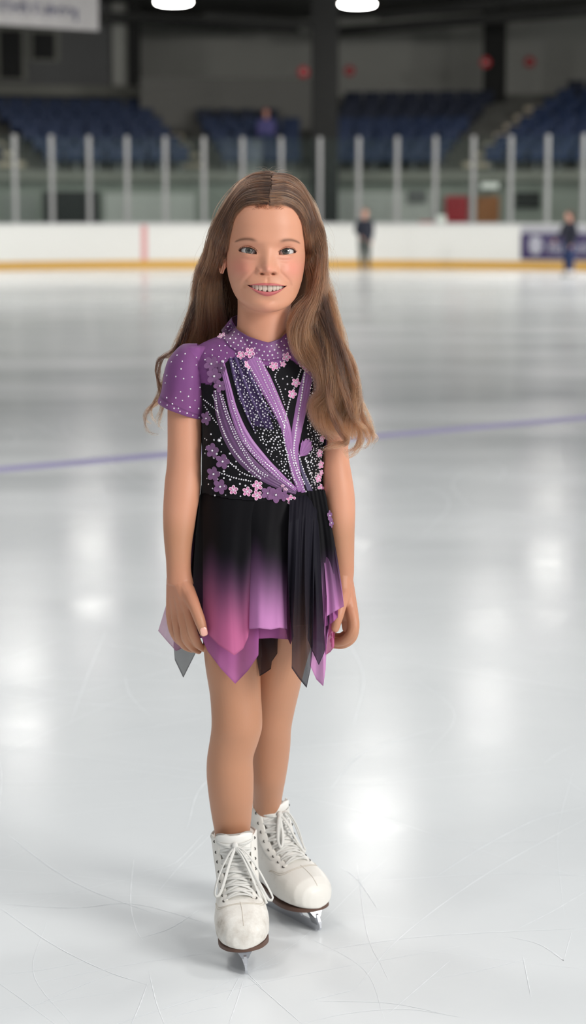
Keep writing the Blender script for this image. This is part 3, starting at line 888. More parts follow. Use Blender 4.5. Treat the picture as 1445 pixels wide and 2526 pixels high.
def head():
    key = np.linspace(0, 1, len(HROWS))
    # finer rows over the face
    zk = HROWS[:, 0]
    zdense = np.concatenate([np.linspace(0, key[4], 44, endpoint=False), np.linspace(key[4], key[6], 60, endpoint=False), np.linspace(key[6], key[12], 270, endpoint=False), np.linspace(key[12], key[15], 50, endpoint=False), np.linspace(key[15], 1, 50)])
    R = [pchip(key, HROWS[:, j], zdense)[:, None] for j in range(8)]
    zf, zs, zb, yf, ys, yb, w, p = R
    th = np.concatenate([np.linspace(-PI / 2, PI / 2, 430, endpoint=False), np.linspace(PI / 2, 3 * PI / 2, 120, endpoint=False)])[None, :]
    s, c = np.sin(th), np.cos(th)
    front = c >= 0
    e = np.where(front, 2 / p, 1.0)
    X = w * np.sign(s) * np.abs(s) ** e
    ca = np.abs(c) ** e
    Y = np.where(front, ys + (yf - ys) * ca, ys + (yb - ys) * ca)
    Z = np.where(front, zs + (zf - zs) * np.abs(c), zs + (zb - zs) * np.abs(c))
    fm = sstep(.02, .35, c) * sstep(-120, -108, Z - 0 * X) 
    aX = np.abs(X); D = np.zeros_like(X)
    # sockets, brow, cheeks, temples, muzzle, chin
    D -= 5.2 * g2(aX, Z, 30, 3, 18, 12)
    D += .9 * g2(aX, Z, 32, 20, 22, 8)
    D += 6.0 * g2(aX, Z, 42, -33, 18, 15)
    D += 3.0 * g2(aX, Z, 54, -46, 13, 16)
    D -= 1.5 * g2(aX, Z, 62, 30, 14, 20)
    D += 4.5 * g2(X, Z, 0, -66, 27, 17)
    D += 3.5 * g2(X, Z, 0, -98, 16, 10)
    D -= 2.2 * g2(X, Z, 0, -86, 15, 5)
    D -= 1.2 * g2(X, Z, 0, -52, 3.0, 7)                       # philtrum
    # nose
    zn = np.array([30, 16, 5, -5, -14, -22, -28, -32.5, -36.5, -39.5, -43, -60])
    hn = np.array([.0, 1.0, 3.0, 5.8, 9.4, 13.2, 15.8, 16.0, 13.4, 7.2, 1.5, 0])
    wn_ = np.array([15, 13, 11, 10.6, 11, 11.8, 12.8, 13.2, 13.2, 12.4, 11, 11])
    zo = np.argsort(zn)
    H = pchip(zn[zo], hn[zo], np.clip(Z, -60, 30)); Wn = np.interp(Z, zn[zo], wn_[zo])
    D += H * np.exp(-(aX / Wn) ** 2.0)
    D += 5.6 * g2(aX, Z, 15.2, -34.5, 5.2, 5.2)               # wings of the nose
    D -= 1.3 * g2(aX, Z, 21.5, -34, 2.6, 5.5)                   # crease behind them
    D += 2.6 * g2(X, Z, 0, -30.5, 9, 6.5)
    D -= 9.5 * g2(aX, Z, 9.4, -39.4, 3.9, 1.9)                # nostrils
    # smile folds from the wings round the mouth corners
    fz = np.array([-30, -36, -44, -52, -60, -68, -78]); fx = np.array([20, 23.5, 32, 39.5, 43.5, 44, 40])
    fo = np.argsort(fz); FX = np.interp(Z, fz[fo], fx[fo]); fa = np.interp(Z, fz[fo], np.array([0, .5, .9, 1.3, 1.7, 1.2, 0])[fo])
    D -= fa * np.exp(-((aX - FX) / 4.0) ** 2)
    D += fa * .8 * np.exp(-((aX - FX - 8) / 7) ** 2)
    D -= 2.6 * g2(aX, Z, 38.5, -60.8, 4.2, 4.5)               # mouth corners
    # pads under the eyes
    D += 1.2 * g2(aX, Z + (aX - 32) ** 2 * -.008, 32, -10.0, 14, 3.2)
    D -= 1.1 * g2(aX, Z + (aX - 32) ** 2 * -.008, 31, -16.0, 14, 3.4)
    Y = Y - D * fm
    # lips
    u, zt, zm, zl, zbm = lip_curves(X)
    inm = (aX < MW + 3) & front
    taper = np.clip(1 - u ** 2.5, 0, 1)
    hu = np.clip((Z - zm) / np.maximum(zt - zm, .3), -1, 2)
    up_b = np.exp(-((hu - .42) / .55) ** 2) * 2.6 * taper
    hl = np.clip((zl - Z) / np.maximum(zl - zbm, .3), -1, 2)
    lo_b = np.exp(-((hl - .45) / .50) ** 2) * 3.6 * taper
    Y = Y - np.where(inm & (Z > zm - .5), up_b * fm, 0) - np.where(inm & (Z < zl + .5), lo_b * fm, 0)
    sd = np.minimum(zm - Z, Z - zl)
    hole = sstep(-.25, .55, sd) * (aX < MW) * front
    Ymouth = Y.copy()
    Y = Y + 24 * hole
    # eyelids
    eyemask = np.zeros_like(X)
    for sgn in (-1, 1):
        ex = (X * sgn - EYX); ez = Z.copy()
        r2 = ex ** 2 + ez ** 2
        Rl = EYR + 1.3
        near = (r2 < (Rl * .995) ** 2) & front
        yl = np.where(near, EYY - np.sqrt(np.maximum(Rl ** 2 - r2, 1e-3)), 1e3)
        k = 4.0
        hh = np.clip(.5 + .5 * (Y - yl) / k, 0, 1)
        sm = Y * (1 - hh) + yl * hh - k * hh * (1 - hh)
        Y = np.where(near, sm, Y)
        upc, loc_, t = lid_curves(ex)
        # crease over the upper lid, small roll of the lower lid
        wl = np.clip(4 * t * (1 - t), 0, 1) ** .5
        Y = Y + np.where(front, 2.0 * np.exp(-((ez - upc - 3.2) / .9) ** 2) * wl, 0)
        Y = Y - np.where(front, .7 * np.exp(-((ez - loc_ + 1.6) / 1.3) ** 2) * wl, 0)
        sd = np.minimum(upc - ez, ez - loc_)
        inside = sstep(-.2, .45, sd) * ((t > .055) & (t < .985)) * front
        Y = Y * (1 - inside) + (EYY + 3) * inside
        eyemask = np.maximum(eyemask, inside)
    # ---------------- skin colours, plus shade painted into nostrils and lid creases
    C = np.ones(X.shape + (3,)) * SKIN
    def tint(mask, c):
        m = np.clip(mask, 0, 1)[..., None]
        C[:] = C * (1 - m) + np.array(c) * m
    tint(.46 * g2(aX, Z, 47, -30, 22, 18) * front, srgb(222, 132, 122))
    tint(.32 * g2(X, Z, 0, -32, 11, 8) * front, srgb(224, 140, 126))
    tint(.22 * g2(X, Z, 0, -104, 16, 9) * front, srgb(224, 140, 126))
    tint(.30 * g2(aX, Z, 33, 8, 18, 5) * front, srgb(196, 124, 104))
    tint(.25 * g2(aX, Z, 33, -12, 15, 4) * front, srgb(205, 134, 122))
    tint(.5 * g2(aX, Z, 9.4, -39.8, 3.4, 1.5) * front, srgb(112, 56, 46))  # darkness of the nostril openings painted into the skin
    tint(.35 * np.exp(-((Z - (lid_curves(aX - EYX)[0] + 3.3)) / .7) ** 2) * ((aX > 20) & (aX < 50)) * front, srgb(150, 96, 78))  # shade line of the upper lid crease, painted in
    hl = np.interp(aX, [0, 21, 42, 62, 73], [82, 81, 75, 54, 24])
    tint(.97 * np.clip(sstep(-1.5, 6, Z - hl) * (front | (Z > 60)) + (~front) * (Z > -60), 0, 1), srgb(58, 38, 27))
    lipm = ((Z < zt) & (Z > zbm) & (aX < MW) & front)
    soft = sstep(0, .8, np.minimum(zt - Z, Z - zbm)) * (aX < MW) * front
    tint(soft * .92, srgb(184, 94, 98))
    tint(hole, srgb(92, 26, 28))
    tint(.75 * sstep(.0, .6, eyemask), srgb(200, 130, 120))
    for sgn in (-1, 1):
        ex = (X * sgn - EYX); upc, loc_, t = lid_curves(ex)
        edge = np.exp(-((Z - upc - .55) / 1.05) ** 2) * sstep(0, .14, t) * (t > .002) * (t < .999) * front
        tint(.97 * edge, srgb(34, 22, 19))
        edge = np.exp(-((Z - loc_ + .2) / .45) ** 2) * ((t > .25) & (t < .99)) * front
        tint(.45 * edge, srgb(92, 62, 54))
        # skin under the brow hairs
        bt = np.clip((ex + 13) / 39.0, 0, 1); bz = 17.0 + 4.2 * np.sin(np.clip(bt, 0, 1) * PI * .86 + .18) - 3.6 * bt ** 3
        bw = (2.6 * (1 - bt) ** .35 + .7) 
        tint(.80 * np.exp(-((Z - bz) / bw) ** 2) * sstep(-17, -4, ex) * sstep(28, 22, ex) * front, srgb(100, 66, 49))
    V = np.stack([X, Y, Z], -1).reshape(-1, 3) / 1000
    return V, C.reshape(-1, 3), grid_faces(len(zdense), th.shape[1], True)

HROT = Matrix.Rotation(math.radians(3.0), 3, 'Z') @ Matrix.Rotation(math.radians(1.3), 3, 'Y')
HORG = P(660.8, 620, -.105) - HROT @ Vector((0, -.098, 0))
HR = np.array(HROT)
def h2w(v):
    """head millimetres to the rink"""
    return np.asarray(v, float) / 1000 @ HR.T + np.array(HORG)

hv, hc, hf = head()
hv = hv @ HR.T + np.array(HORG)
# ears
def ear(sgn):
    n, m = 22, 16; pts = []
    for i in range(n):
        for j in range(m):
            a = 2 * PI * i / n; r = j / (m - 1)
            ez = math.sin(a) * (26 if math.sin(a) > 0 else 24) * r; ey = math.cos(a) * 15 * r * (1 - .18 * (math.sin(a) < -.3))
            rim = math.exp(-((r - .88) / .12) ** 2); bowl = math.exp(-(r / .5) ** 2)
            out = 6 * r + 3.5 * rim - 5.5 * bowl * (1 if ez > -15 else .4)
            pts.append((sgn * (70 + out + (ey + 10) * .30), 4 + ey + ez * .10, -20 + ez))
    V = np.array(pts); F = []
    for i in range(n):
        for j in range(m - 1):
            a, b = i * m + j, ((i + 1) % n) * m + j
            F.append((a, a + 1, b + 1, b) if sgn > 0 else (a, b, b + 1, a + 1))
    # back of the ear
    o = len(V); V2 = V.copy(); V2[:, 0] -= sgn * 3.2; V = np.vstack([V, V2]); 
    F += [tuple(q + o for q in f[::-1]) for f in F]
    for i in range(n):
        a, b = i * m + m - 1, ((i + 1) % n) * m + m - 1
        F.append((a, a + o, b + o, b))
    return h2w(V), F
bv = mesh_np(body_me)
bpoly = [tuple(p.vertices) for p in body_me.polygons]
zz = bv[:, 2]
bc = np.ones((len(bv), 3)) * SKIN
tm = sstep(.86, .80, zz)[:, None]
bc = bc * (1 - tm) + TIGHTS * tm
hm = (np.exp(-((zz - .70) / .06) ** 2) * (np.abs(bv[:, 0] + .05) > .12))[:, None]
bc = bc * (1 - .25 * hm) + np.array(srgb(214, 140, 118)) * .25 * hm
VV = [bv, hv]; CC = [bc, hc]; FF = list(bpoly); off = len(bv)
FF += [tuple(int(i) + off for i in f) for f in hf]; off += len(hv)
for sgn in (-1, 1):
    ev, ef = ear(sgn); VV.append(ev); CC.append(np.ones((len(ev), 3)) * np.array(srgb(222, 158, 132)))
    FF += [tuple(i + off for i in f) for f in ef]; off += len(ev)
VV = np.vstack(VV) - np.array(GIRL)
me = np_mesh('person', VV, FF, M_skin, colors=np.vstack(CC))
girl = link('person', me, None, GIRL)
tag(girl, 'smiling young figure skater with long brown hair, purple and black dress and white skates', 'person')

# ------------------------------------------------------------ eyes
def eyeball(sgn):
    n, m = 40, 40; V = []; C = []
    for i in range(m + 1):
        al = PI * (i / m) ** 1.6
        for k in range(n):
            a = 2 * PI * k / n; r = EYR * math.sin(al); rad = EYR
            bulge = .55 * math.exp(-(r / 5.5) ** 4) if al < PI / 2 else 0
            V.append((sgn * EYX + r * math.cos(a), EYY - (EYR * math.cos(al) + bulge), r * math.sin(a)))
            if al > PI / 2 or r > 7.0: c = np.array(srgb(196, 190, 187)) * (1 - .12 * min(1, max(0, r - 9) / 4)) * np.array((1, .98, .97))
            elif r > 6.3: c = np.array(srgb(66, 66, 62)) * (7.0 - r) / .7 + np.array(srgb(196, 190, 187)) * (r - 6.3) / .7
            elif r > 2.9:
                f = (r - 2.9) / 3.4; st = .86 + .14 * math.sin(a * 23 + math.sin(a * 7) * 2)
                c = (np.array(srgb(82, 74, 60)) * (1 - f) + np.array(srgb(86, 93, 92)) * f) * st
                if r > 5.6: c = c * (1 - (r - 5.6) / .7 * .5)
            else: c = np.array(srgb(10, 9, 9))
            C.append(c)
    # look at the camera
    V = np.array(V); piv = np.array((sgn * EYX, EYY, 0))
    tocam = HR.T @ (np.array(CAM) - h2w(piv)); tocam /= np.linalg.norm(tocam)
    q = Vector((0, -1, 0)).rotation_difference(Vector(tocam)).to_matrix()
    V = (V - piv) @ np.array(q).T + piv
    F = grid_faces(m + 1, n, True)
    return h2w(V) - np.array(GIRL), np.array(C), F
for sgn, nm in ((-1, 'eye'), (1, 'eye')):
    V, C, F = eyeball(sgn)
    link(nm, np_mesh('eye', V, F, M_sclera, colors=C), girl)

# ------------------------------------------------------------ teeth and gums
def teeth():
    mb = MB()
    spec = [(4.6, 9.3, -71.2, 0), (12.3, 7.4, -69.6, .9), (18.6, 6.9, -69.4, 2.8), (23.8, 6.2, -67.6, 6), (27.8, 5.2, -66, 13.5)]
    for sgn in (-1, 1):
        for x, w, zb_, dy in spec:
            y0 = -95.0 + dy; yaw = sgn * min(1.0, (x / 34) ** 1.6 * .95)
            rings = []
            for t in np.linspace(0, 1, 9):
                z = -56.5 + (zb_ + 56.5) * t
                ww = w * (.40 + .10 * math.sin(t * PI * .75)) * (1 if t < .72 else 1 - 5.2 * (t - .72) ** 2)
                dd = 2.4 * (1 - .45 * t)
                ring = []
                for k in range(14):
                    a = 2 * PI * k / 14; q = (math.copysign(abs(math.cos(a)) ** .6, math.cos(a)) * ww, math.copysign(abs(math.sin(a)) ** .8, math.sin(a)) * dd)
                    ring.append((sgn * x + q[0] * math.cos(yaw) - q[1] * math.sin(yaw), y0 + q[0] * math.sin(yaw) + q[1] * math.cos(yaw) + 1.2 * t * 0, z))
                rings.append(ring)
            mb.loft(rings)
    mb.v = [tuple(v) for v in h2w(np.array(mb.v))]
    return gbuild(mb, 'teeth', M_tooth, girl, auto=.9)
tee = teeth()
mb = MB(); rings = []
for x in np.linspace(-33, 33, 31):
    dy = 11.5 * (abs(x) / 33) ** 2.2
    zc = -59.6 + 1.2 * abs(math.cos(x / 8.4 * PI)) * .6
    rings.append([(x, -95.6 + dy - 1.6 * math.cos(a), zc + 3.2 * math.sin(a) + 1) for a in np.linspace(0, 2 * PI, 10, endpoint=False)])
mb.loft(rings); mb.v = [tuple(v) for v in h2w(np.array(mb.v))]
gbuild(mb, 'gums', M_gum, tee)

# thumb and finger nails
M_nail = mat('fingernail', srgb(232, 176, 160), .25, var=.02)
def nail(c, nrm, along, w, l):
    c, nrm, along = Vector(c), Vector(nrm).normalized(), Vector(along).normalized()
    side = along.cross(nrm).normalized(); mb = MB(); R_ = []
    for i in range(7):
        t = -1 + 2 * i / 6; ring = []
        for k in range(9):
            s = -1 + 2 * k / 8
            ww = w * (1 - .35 * max(0, abs(t) - .5) ** 2 * 4)
            ring.append(c + along * (t * l) + side * (s * ww) + nrm * (.0016 * (1 - s * s) - .0003))
        R_.append(ring)
    mb.loft(R_, closed_u=False)
    return gbuild(mb, 'fingernail', M_nail, girl, recalc=False)
tn = P(503, 1558, -.0822)
nail(tn, (.12, -1, .12), P(504, 1570, -.074) - P(498, 1545, -.074), .0062, .0078)

# ------------------------------------------------------------ strands: brows, lashes, hair
def strand_object(name, strands, r0, r1, m, parent, radii=None, tone=None):
    """hair strands (arrays of rink points) as one curves object"""
    cu = bpy.data.hair_curves.new(name)
    sizes = [len(s) for s in strands]
    cu.add_curves(sizes)
    pts = np.vstack(strands) - np.array(GIRL)
    cu.attributes['position'].data.foreach_set('vector', pts.astype(np.float32).ravel())
    rad = np.concatenate([np.linspace(r0, r1, n) if radii is None else np.linspace(radii[i][0], radii[i][1], n) for i, n in enumerate(sizes)]).astype(np.float32)
    a = cu.attributes.get('radius') or cu.attributes.new('radius', 'FLOAT', 'POINT')
    a.data.foreach_set('value', rad)
    if tone is not None:
        t_ = cu.attributes.new('tone', 'FLOAT', 'POINT')
        t_.data.foreach_set('value', np.concatenate([np.full(n, q) for n, q in zip(sizes, tone)]).astype(np.float32))
    cu.materials.append(m)
    return link(name, cu, parent)

def hair_mat(name, c1, c2, rough=.32, rr=.35):
    m, nt, b, out = new_mat(name)
    N = nt.nodes; L = nt.links
    N.remove(b)
    h = N.new('ShaderNodeBsdfHairPrincipled'); h.parametrization = 'COLOR'
    hi = N.new('ShaderNodeHairInfo')
    tc = N.new('ShaderNodeTexCoord'); mp = N.new('ShaderNodeMapping'); mp.inputs['Scale'].default_value = (42, 42, 5)
    L.new(tc.outputs['Object'], mp.inputs['Vector'])
    nz = N.new('ShaderNodeTexNoise'); nz.inputs['Scale'].default_value = 1.0; nz.inputs['Detail'].default_value = 2
    L.new(mp.outputs['Vector'], nz.inputs['Vector'])
    a1 = N.new('ShaderNodeMath'); a1.operation = 'MULTIPLY_ADD'; a1.inputs[1].default_value = .62; a1.inputs[2].default_value = -.34
    L.new(hi.outputs['Intercept'], a1.inputs[0])
    a2 = N.new('ShaderNodeMath'); a2.operation = 'MULTIPLY_ADD'; a2.inputs[1].default_value = .35
    L.new(hi.outputs['Random'], a2.inputs[0]); L.new(a1.outputs['Value'], a2.inputs[2])
    a3 = N.new('ShaderNodeMath'); a3.operation = 'MULTIPLY_ADD'; a3.inputs[1].default_value = .7; a3.use_clamp = True
    at = N.new('ShaderNodeAttribute'); at.attribute_name = 'tone'
    a4 = N.new('ShaderNodeMath'); a4.operation = 'ADD'; L.new(a2.outputs['Value'], a4.inputs[0]); L.new(at.outputs['Fac'], a4.inputs[1])
    L.new(nz.outputs['Fac'], a3.inputs[0]); L.new(a4.outputs['Value'], a3.inputs[2])
    cr = N.new('ShaderNodeValToRGB'); cr.color_ramp.elements[0].color = (*c1, 1); cr.color_ramp.elements[1].color = (*c2, 1)
    cr.color_ramp.elements[0].position = .15; cr.color_ramp.elements[1].position = .85
    L.new(a3.outputs['Value'], cr.inputs['Fac']); L.new(cr.outputs['Color'], h.inputs['Color'])
    h.inputs['Roughness'].default_value = rough; h.inputs['Radial Roughness'].default_value = rr
    h.inputs['Random Roughness'].default_value = .2
    L.new(h.outputs['BSDF'], out.inputs['Surface'])
    return m
M_brow = mat('brow_hair', srgb(96, 62, 44), .6, var=.1)
M_lash = mat('lash_hair', srgb(30, 20, 18), .5)
head_bvh = BVHTree.FromPolygons([Vector(v) for v in hv], [tuple(int(i) for i in f) for f in hf])
def on_face(x, z, lift=.3):
    """point on the face in head millimetres (x, z), lifted off the skin"""
    o = h2w((x, -200, z)); d = HR @ np.array((0, 1, 0))
    hit = head_bvh.ray_cast(Vector(o), Vector(d))
    if hit[0] is None: return h2w((x, -95, z))
    return np.array(hit[0] + hit[1] * (lift / 1000))
R2 = random.Random(3)
br = []
for sgn in (-1, 1):
    for k in range(330):
        bt = R2.random() ** .85; ex = -13 + 39 * bt
        bz = 17.0 + 4.2 * math.sin(bt * PI * .86 + .18) - 3.6 * bt ** 3
        z0 = bz + R2.uniform(-1, 1) * (2.7 * (1 - bt) ** .4 + .4)
        ln = R2.uniform(4, 7.5) * (1 - .3 * bt)
        a = 1.15 - 1.25 * min(1, bt * 1.6) + R2.uniform(-.25, .25)
        pts = []
        for s in (0, .35, .7, 1):
            aa = a - .5 * s
            pts.append(on_face(sgn * (EYX + ex + math.cos(aa) * ln * s), z0 + math.sin(aa) * ln * s, .25 + .5 * s))
        br.append(np.array(pts))
strand_object('eyebrows', br, .00030, .00010, M_brow, girl)
la = []
for sgn in (-1, 1):
    for k in range(120):
        t = R2.uniform(.06, 1.0); ex = -15.2 + 33 * t
        upc, loc_, _ = lid_curves(np.array([ex]))
        b = on_face(sgn * (EYX + ex), float(upc[0]) + .5, .2)
        fan = (t - .42) * 1.1
        d = HR @ np.array((sgn * fan * 1.1, -.9, .26)); d /= np.linalg.norm(d)
        ln = (.0026 + .0026 * t) * R2.uniform(.4, 1.15); upw = HR @ np.array((0, 0, 1.0))
        la.append(np.array([b + d * ln * s + upw * ln * .30 * s * s for s in (0, .33, .66, 1)]))
strand_object('eyelashes', la, .00025, .00005, M_lash, girl)
# ================================================================ the skating dress
M_bodice = col_mat('bodice_stretch_mesh', rough=.75, spec=.2, sheen=.06, bump=.5, bscale=1600, var=.12)
M_satin = col_mat('purple_satin_drape', rough=.42, spec=.4, sheen=.3, bump=.15, bscale=900)
M_chiffon = col_mat('ombre_chiffon', rough=.62, spec=.2, sheen=.06, alpha=True, trans=.30, bump=.12, bscale=1400)
M_sleeve = col_mat('sheer_purple_mesh', rough=.6, spec=.25, sheen=.2, alpha=True, trans=.2, bump=.2, bscale=1500)
M_gem = mat('rhinestone', (.93, .90, .95), .12, metal=.55, spec=.9, var=.02)
M_petal_pink = mat('pink_petal_sequin', srgb(206, 126, 170), .35, spec=.5, var=.1, scale=300)
M_petal_rim = mat('pale_petal_rim', srgb(244, 216, 234), .4, var=.05)
M_petal_purple = mat('purple_organza_petal', srgb(120, 80, 122), .6, spec=.3, sheen=.3, var=.12, scale=300)
BLACK = np.array(srgb(13, 12, 17)); PURP = np.array(srgb(134, 80, 138)); DPURP = np.array(srgb(58, 42, 80))
MPURP = np.array(srgb(154, 104, 160)); PINK = np.array(srgb(198, 118, 170)); SHEER = np.array(srgb(100, 66, 106))

def in_poly(px, poly):
    x, y = px[:, 0], px[:, 1]; c = np.zeros(len(px), bool); n = len(poly)
    for i in range(n):
        x1, y1 = poly[i]; x2, y2 = poly[(i + 1) % n]
        if y1 == y2: continue
        m = ((y1 > y) != (y2 > y)) & (x < (x2 - x1) * (y - y1) / (y2 - y1) + x1)
        c ^= m
    return c

# ---- bodice: a shell over the torso
def bodice():
    tb = torso_mb()
    for rows in (ARM_L[:5], ARM_R[:5]): limb(tb, rows)
    me = remesh(tb, .0020, 8, .5)
    V = mesh_np(me); n = len(V)
    N = np.empty(n * 3); me.vertices.foreach_get('normal', N); N = N.reshape(-1, 3)
    V = V + N * .0042
    F = np.array([tuple(p.vertices) for p in me.polygons])
    px = proj_np(V)
    neck = [(500, 822), (548, 830), (566, 850), (600, 872), (657, 884), (712, 872), (742, 846), (758, 830), (830, 822)]
    nx = np.interp(px[:, 0], [p[0] for p in neck], [p[1] for p in neck])
    front = V[:, 1] < .035
    cut = np.where(front, np.where((px[:, 0] > 546) & (px[:, 0] < 760), nx - 18, 796), 806)
    hem = np.interp(px[:, 0], [490, 560, 650, 735, 800], [1216, 1230, 1240, 1236, 1226])
    keep = (px[:, 1] > cut) & (px[:, 1] < hem) & ~((px[:, 1] > 962) & ((px[:, 0] < 497) | (px[:, 0] > 806)))
    Fk = F[keep[F].all(1)]
    used = np.unique(Fk); mp = -np.ones(n, int); mp[used] = np.arange(len(used))
    V, px, front = V[used], px[used], front[used]; Fk = mp[Fk]
    C = np.ones((len(V), 3)) * BLACK
    yoke = np.interp(px[:, 0], [470, 500, 520, 548, 566, 600, 615, 650, 690, 712, 745, 775, 840], [945, 945, 950, 905, 884, 880, 905, 900, 908, 884, 905, 908, 920])
    yk = np.where(front, yoke, 930)
    C = np.where((px[:, 1] < yk)[:, None], PURP * .88, C)
    C[(px[:, 0] > 804) | (px[:, 0] < 494)] = PURP
    seq = in_poly(px, [(566, 884), (600, 880), (622, 905), (662, 1020), (676, 1060), (628, 1050), (592, 990)]) & front
    C[seq] = DPURP * .8
    return V, Fk, C
bvV, bvF, bvC = bodice()
dress = link('bodice', np_mesh('bodice', bvV - np.array(GIRL), bvF, M_bodice, colors=bvC), girl)
dress['label'] = 'purple and black bodice with a purple yoke'
bodice_bvh = BVHTree.FromPolygons([Vector(v) for v in bvV], [tuple(int(i) for i in f) for f in bvF])

def cast(px, py, bvh, fallback=None):
    d = ray(px, py)
    h = bvh.ray_cast(CAM, d)
    if h[0] is None: return fallback
    nrm = h[1]
    if nrm.dot(d) > 0: nrm = -nrm
    return h[0], nrm

# ---- satin drape bands on the bodice
bandV, bandF = [], []
def band(path, widths, color, lift=.0022, pleats=2, name='drape_band', edge=None):
    c = crom(path, 90); L = np.linspace(0, 1, 90)
    w = np.interp(L, np.linspace(0, 1, len(widths)), widths)
    t = np.gradient(c, axis=0); t /= np.linalg.norm(t, axis=1)[:, None]
    nn = np.stack([-t[:, 1], t[:, 0]], 1)
    m = 17; V = []; C = []; last = None
    for i in range(90):
        for k in range(m):
            s = -1 + 2 * k / (m - 1)
            q = c[i] + nn[i] * (s * w[i] / 2)
            h = cast(q[0], q[1], bodice_bvh)
            if h is None: h = last if last is not None else (P(q[0], q[1], -.06), Vector((0, -1, 0)))
            last = h
            prof = (1 - s ** 4) * lift + .0007 * math.cos(s * PI * pleats * 2) * (1 - s * s) - (.0012 if abs(s) > .99 else 0)
            V.append(np.array(h[0] + h[1] * prof))
            tone = 1.0 + .10 * math.cos(s * PI * pleats * 2 + 1)
            C.append(np.array(color if edge is None else np.array(color) * (1 - abs(s) ** 3) + np.array(edge) * abs(s) ** 3))
    V = np.array(V); F = grid_faces(90, m)
    bandV.append(V); bandF.append(F)
    return link(name, np_mesh(name, V - np.array(GIRL), F, M_satin, colors=np.array(C)), dress)
band([(534, 962), (545, 1010), (566, 1072), (600, 1128), (648, 1172), (700, 1202), (730, 1214)], [18, 34, 40, 40, 34, 24, 14], SHEER, .0016, 2)
band([(548, 898), (562, 955), (577, 1015), (604, 1078), (648, 1134), (690, 1176), (728, 1208)], [14, 17, 22, 28, 26, 22, 12], MPURP, .003, 2)
band([(622, 884), (650, 938), (680, 998), (702, 1048), (713, 1100), (722, 1160), (738, 1212)], [38, 42, 34, 28, 20, 14, 10], MPURP, .0028, 3)
band([(764, 906), (752, 960), (740, 1020), (729, 1080), (727, 1130), (736, 1180), (748, 1214)], [24, 30, 30, 27, 22, 18, 12], MPURP * .95, .0026, 2)
band([(568, 884), (584, 950), (612, 1030), (630, 1066)], [9, 9, 7, 2], DPURP * 1.5, .003, 1, 'pleat')
band([(580, 882), (604, 945), (636, 1018), (656, 1052)], [9, 9, 7, 2], DPURP * 1.5, .003, 1, 'pleat')
band([(598, 886), (624, 942), (652, 996), (676, 1034)], [9, 9, 6, 3], DPURP * 1.6, .003, 1, 'pleat')
band([(736, 1120), (742, 1150), (756, 1190), (768, 1220)], [5, 8, 12, 14], np.array(srgb(84, 74, 104)), .002, 1, 'pleat')

# ---- collar
skin_bvh = BVHTree.FromPolygons([Vector(v) for v in np.vstack([bv, hv])], bpoly + [tuple(int(i) + len(bv) for i in f) for f in hf])
def collar():
    topf = [(573, 792), (580, 803), (592, 815), (614, 829), (638, 838), (661, 845), (686, 836), (704, 824), (717, 809), (724, 796)]
    botf = [(549, 824), (553, 838), (566, 855), (592, 873), (625, 885), (657, 891), (690, 885), (720, 869), (742, 850), (755, 832)]
    topb = [(726, 786, .04), (704, 774, .070), (650, 768, .080), (596, 774, .070), (572, 784, .04)]
    botb = [(760, 818, .05), (722, 806, .082), (650, 800, .094), (582, 806, .082), (546, 816, .05)]
    a = polyline(topf, 110); b = polyline(botf, 110)
    ta = np.array([tuple(P(*q)) for q in polyline(topb, 50)]); tb = np.array([tuple(P(*q)) for q in polyline(botb, 50)])
    rows = 14; V = []; C = []
    for i in range(rows):
        t = i / (rows - 1); row = []
        for k in range(110):
            x, y = a[k] * (1 - t) + b[k] * t
            h1 = cast(x, y, skin_bvh); h2 = cast(x, y, bodice_bvh)
            hs = [h for h in (h1, h2) if h is not None]
            if hs:
                h = min(hs, key=lambda q: (q[0] - CAM).length); k_ = 1 - .85 * sstep(.45, 1, t); row.append(np.array(h[0]) + (np.array(h[1]) * .0030 + np.array((0, -.0022, 0))) * k_)
            else: row.append(None)
        last = None
        for k in range(110):                       # past the silhouette: keep the depth of the nearest hit
            if row[k] is None:
                j = min((q for q in range(110) if row[q] is not None), key=lambda q: abs(q - k))
                x, y = a[k] * (1 - t) + b[k] * t
                row[k] = np.array(P(x, y, row[j][1] + .0006 * abs(j - k)))
        row = np.array(row); raw = row[:, 1].copy()
        for _ in range(3):
            row[1:-1] = (row[:-2] + 2 * row[1:-1] + row[2:]) / 4
        row[:, 1] = np.minimum(row[:, 1], raw + .0015)
        back = ta * (1 - t) + tb * t
        full = np.vstack([row, back])
        if i in (0, 1): full[:, 1] -= .0006
        V.append(full); C.append(np.ones((160, 3)) * PURP * (.62 if i < 2 else .76))
    # even out down the collar
    A = np.stack(V)
    for _ in range(3): A[1:-1, :, 1] = (A[:-2, :, 1] + 2 * A[1:-1, :, 1] + A[2:, :, 1]) / 4
    V = A.reshape(-1, 3)
    me = np_mesh('collar', V - np.array(GIRL), grid_faces(rows, 160, True), M_satin, colors=np.vstack(C))
    o = link('collar', me, girl); sd = o.modifiers.new('s', 'SOLIDIFY'); sd.thickness = .0010; sd.offset = -1
    o['label'] = 'purple stand collar studded with rhinestones'
    return o, V, grid_faces(rows, 160, True)
col_o, cV, cF = collar()

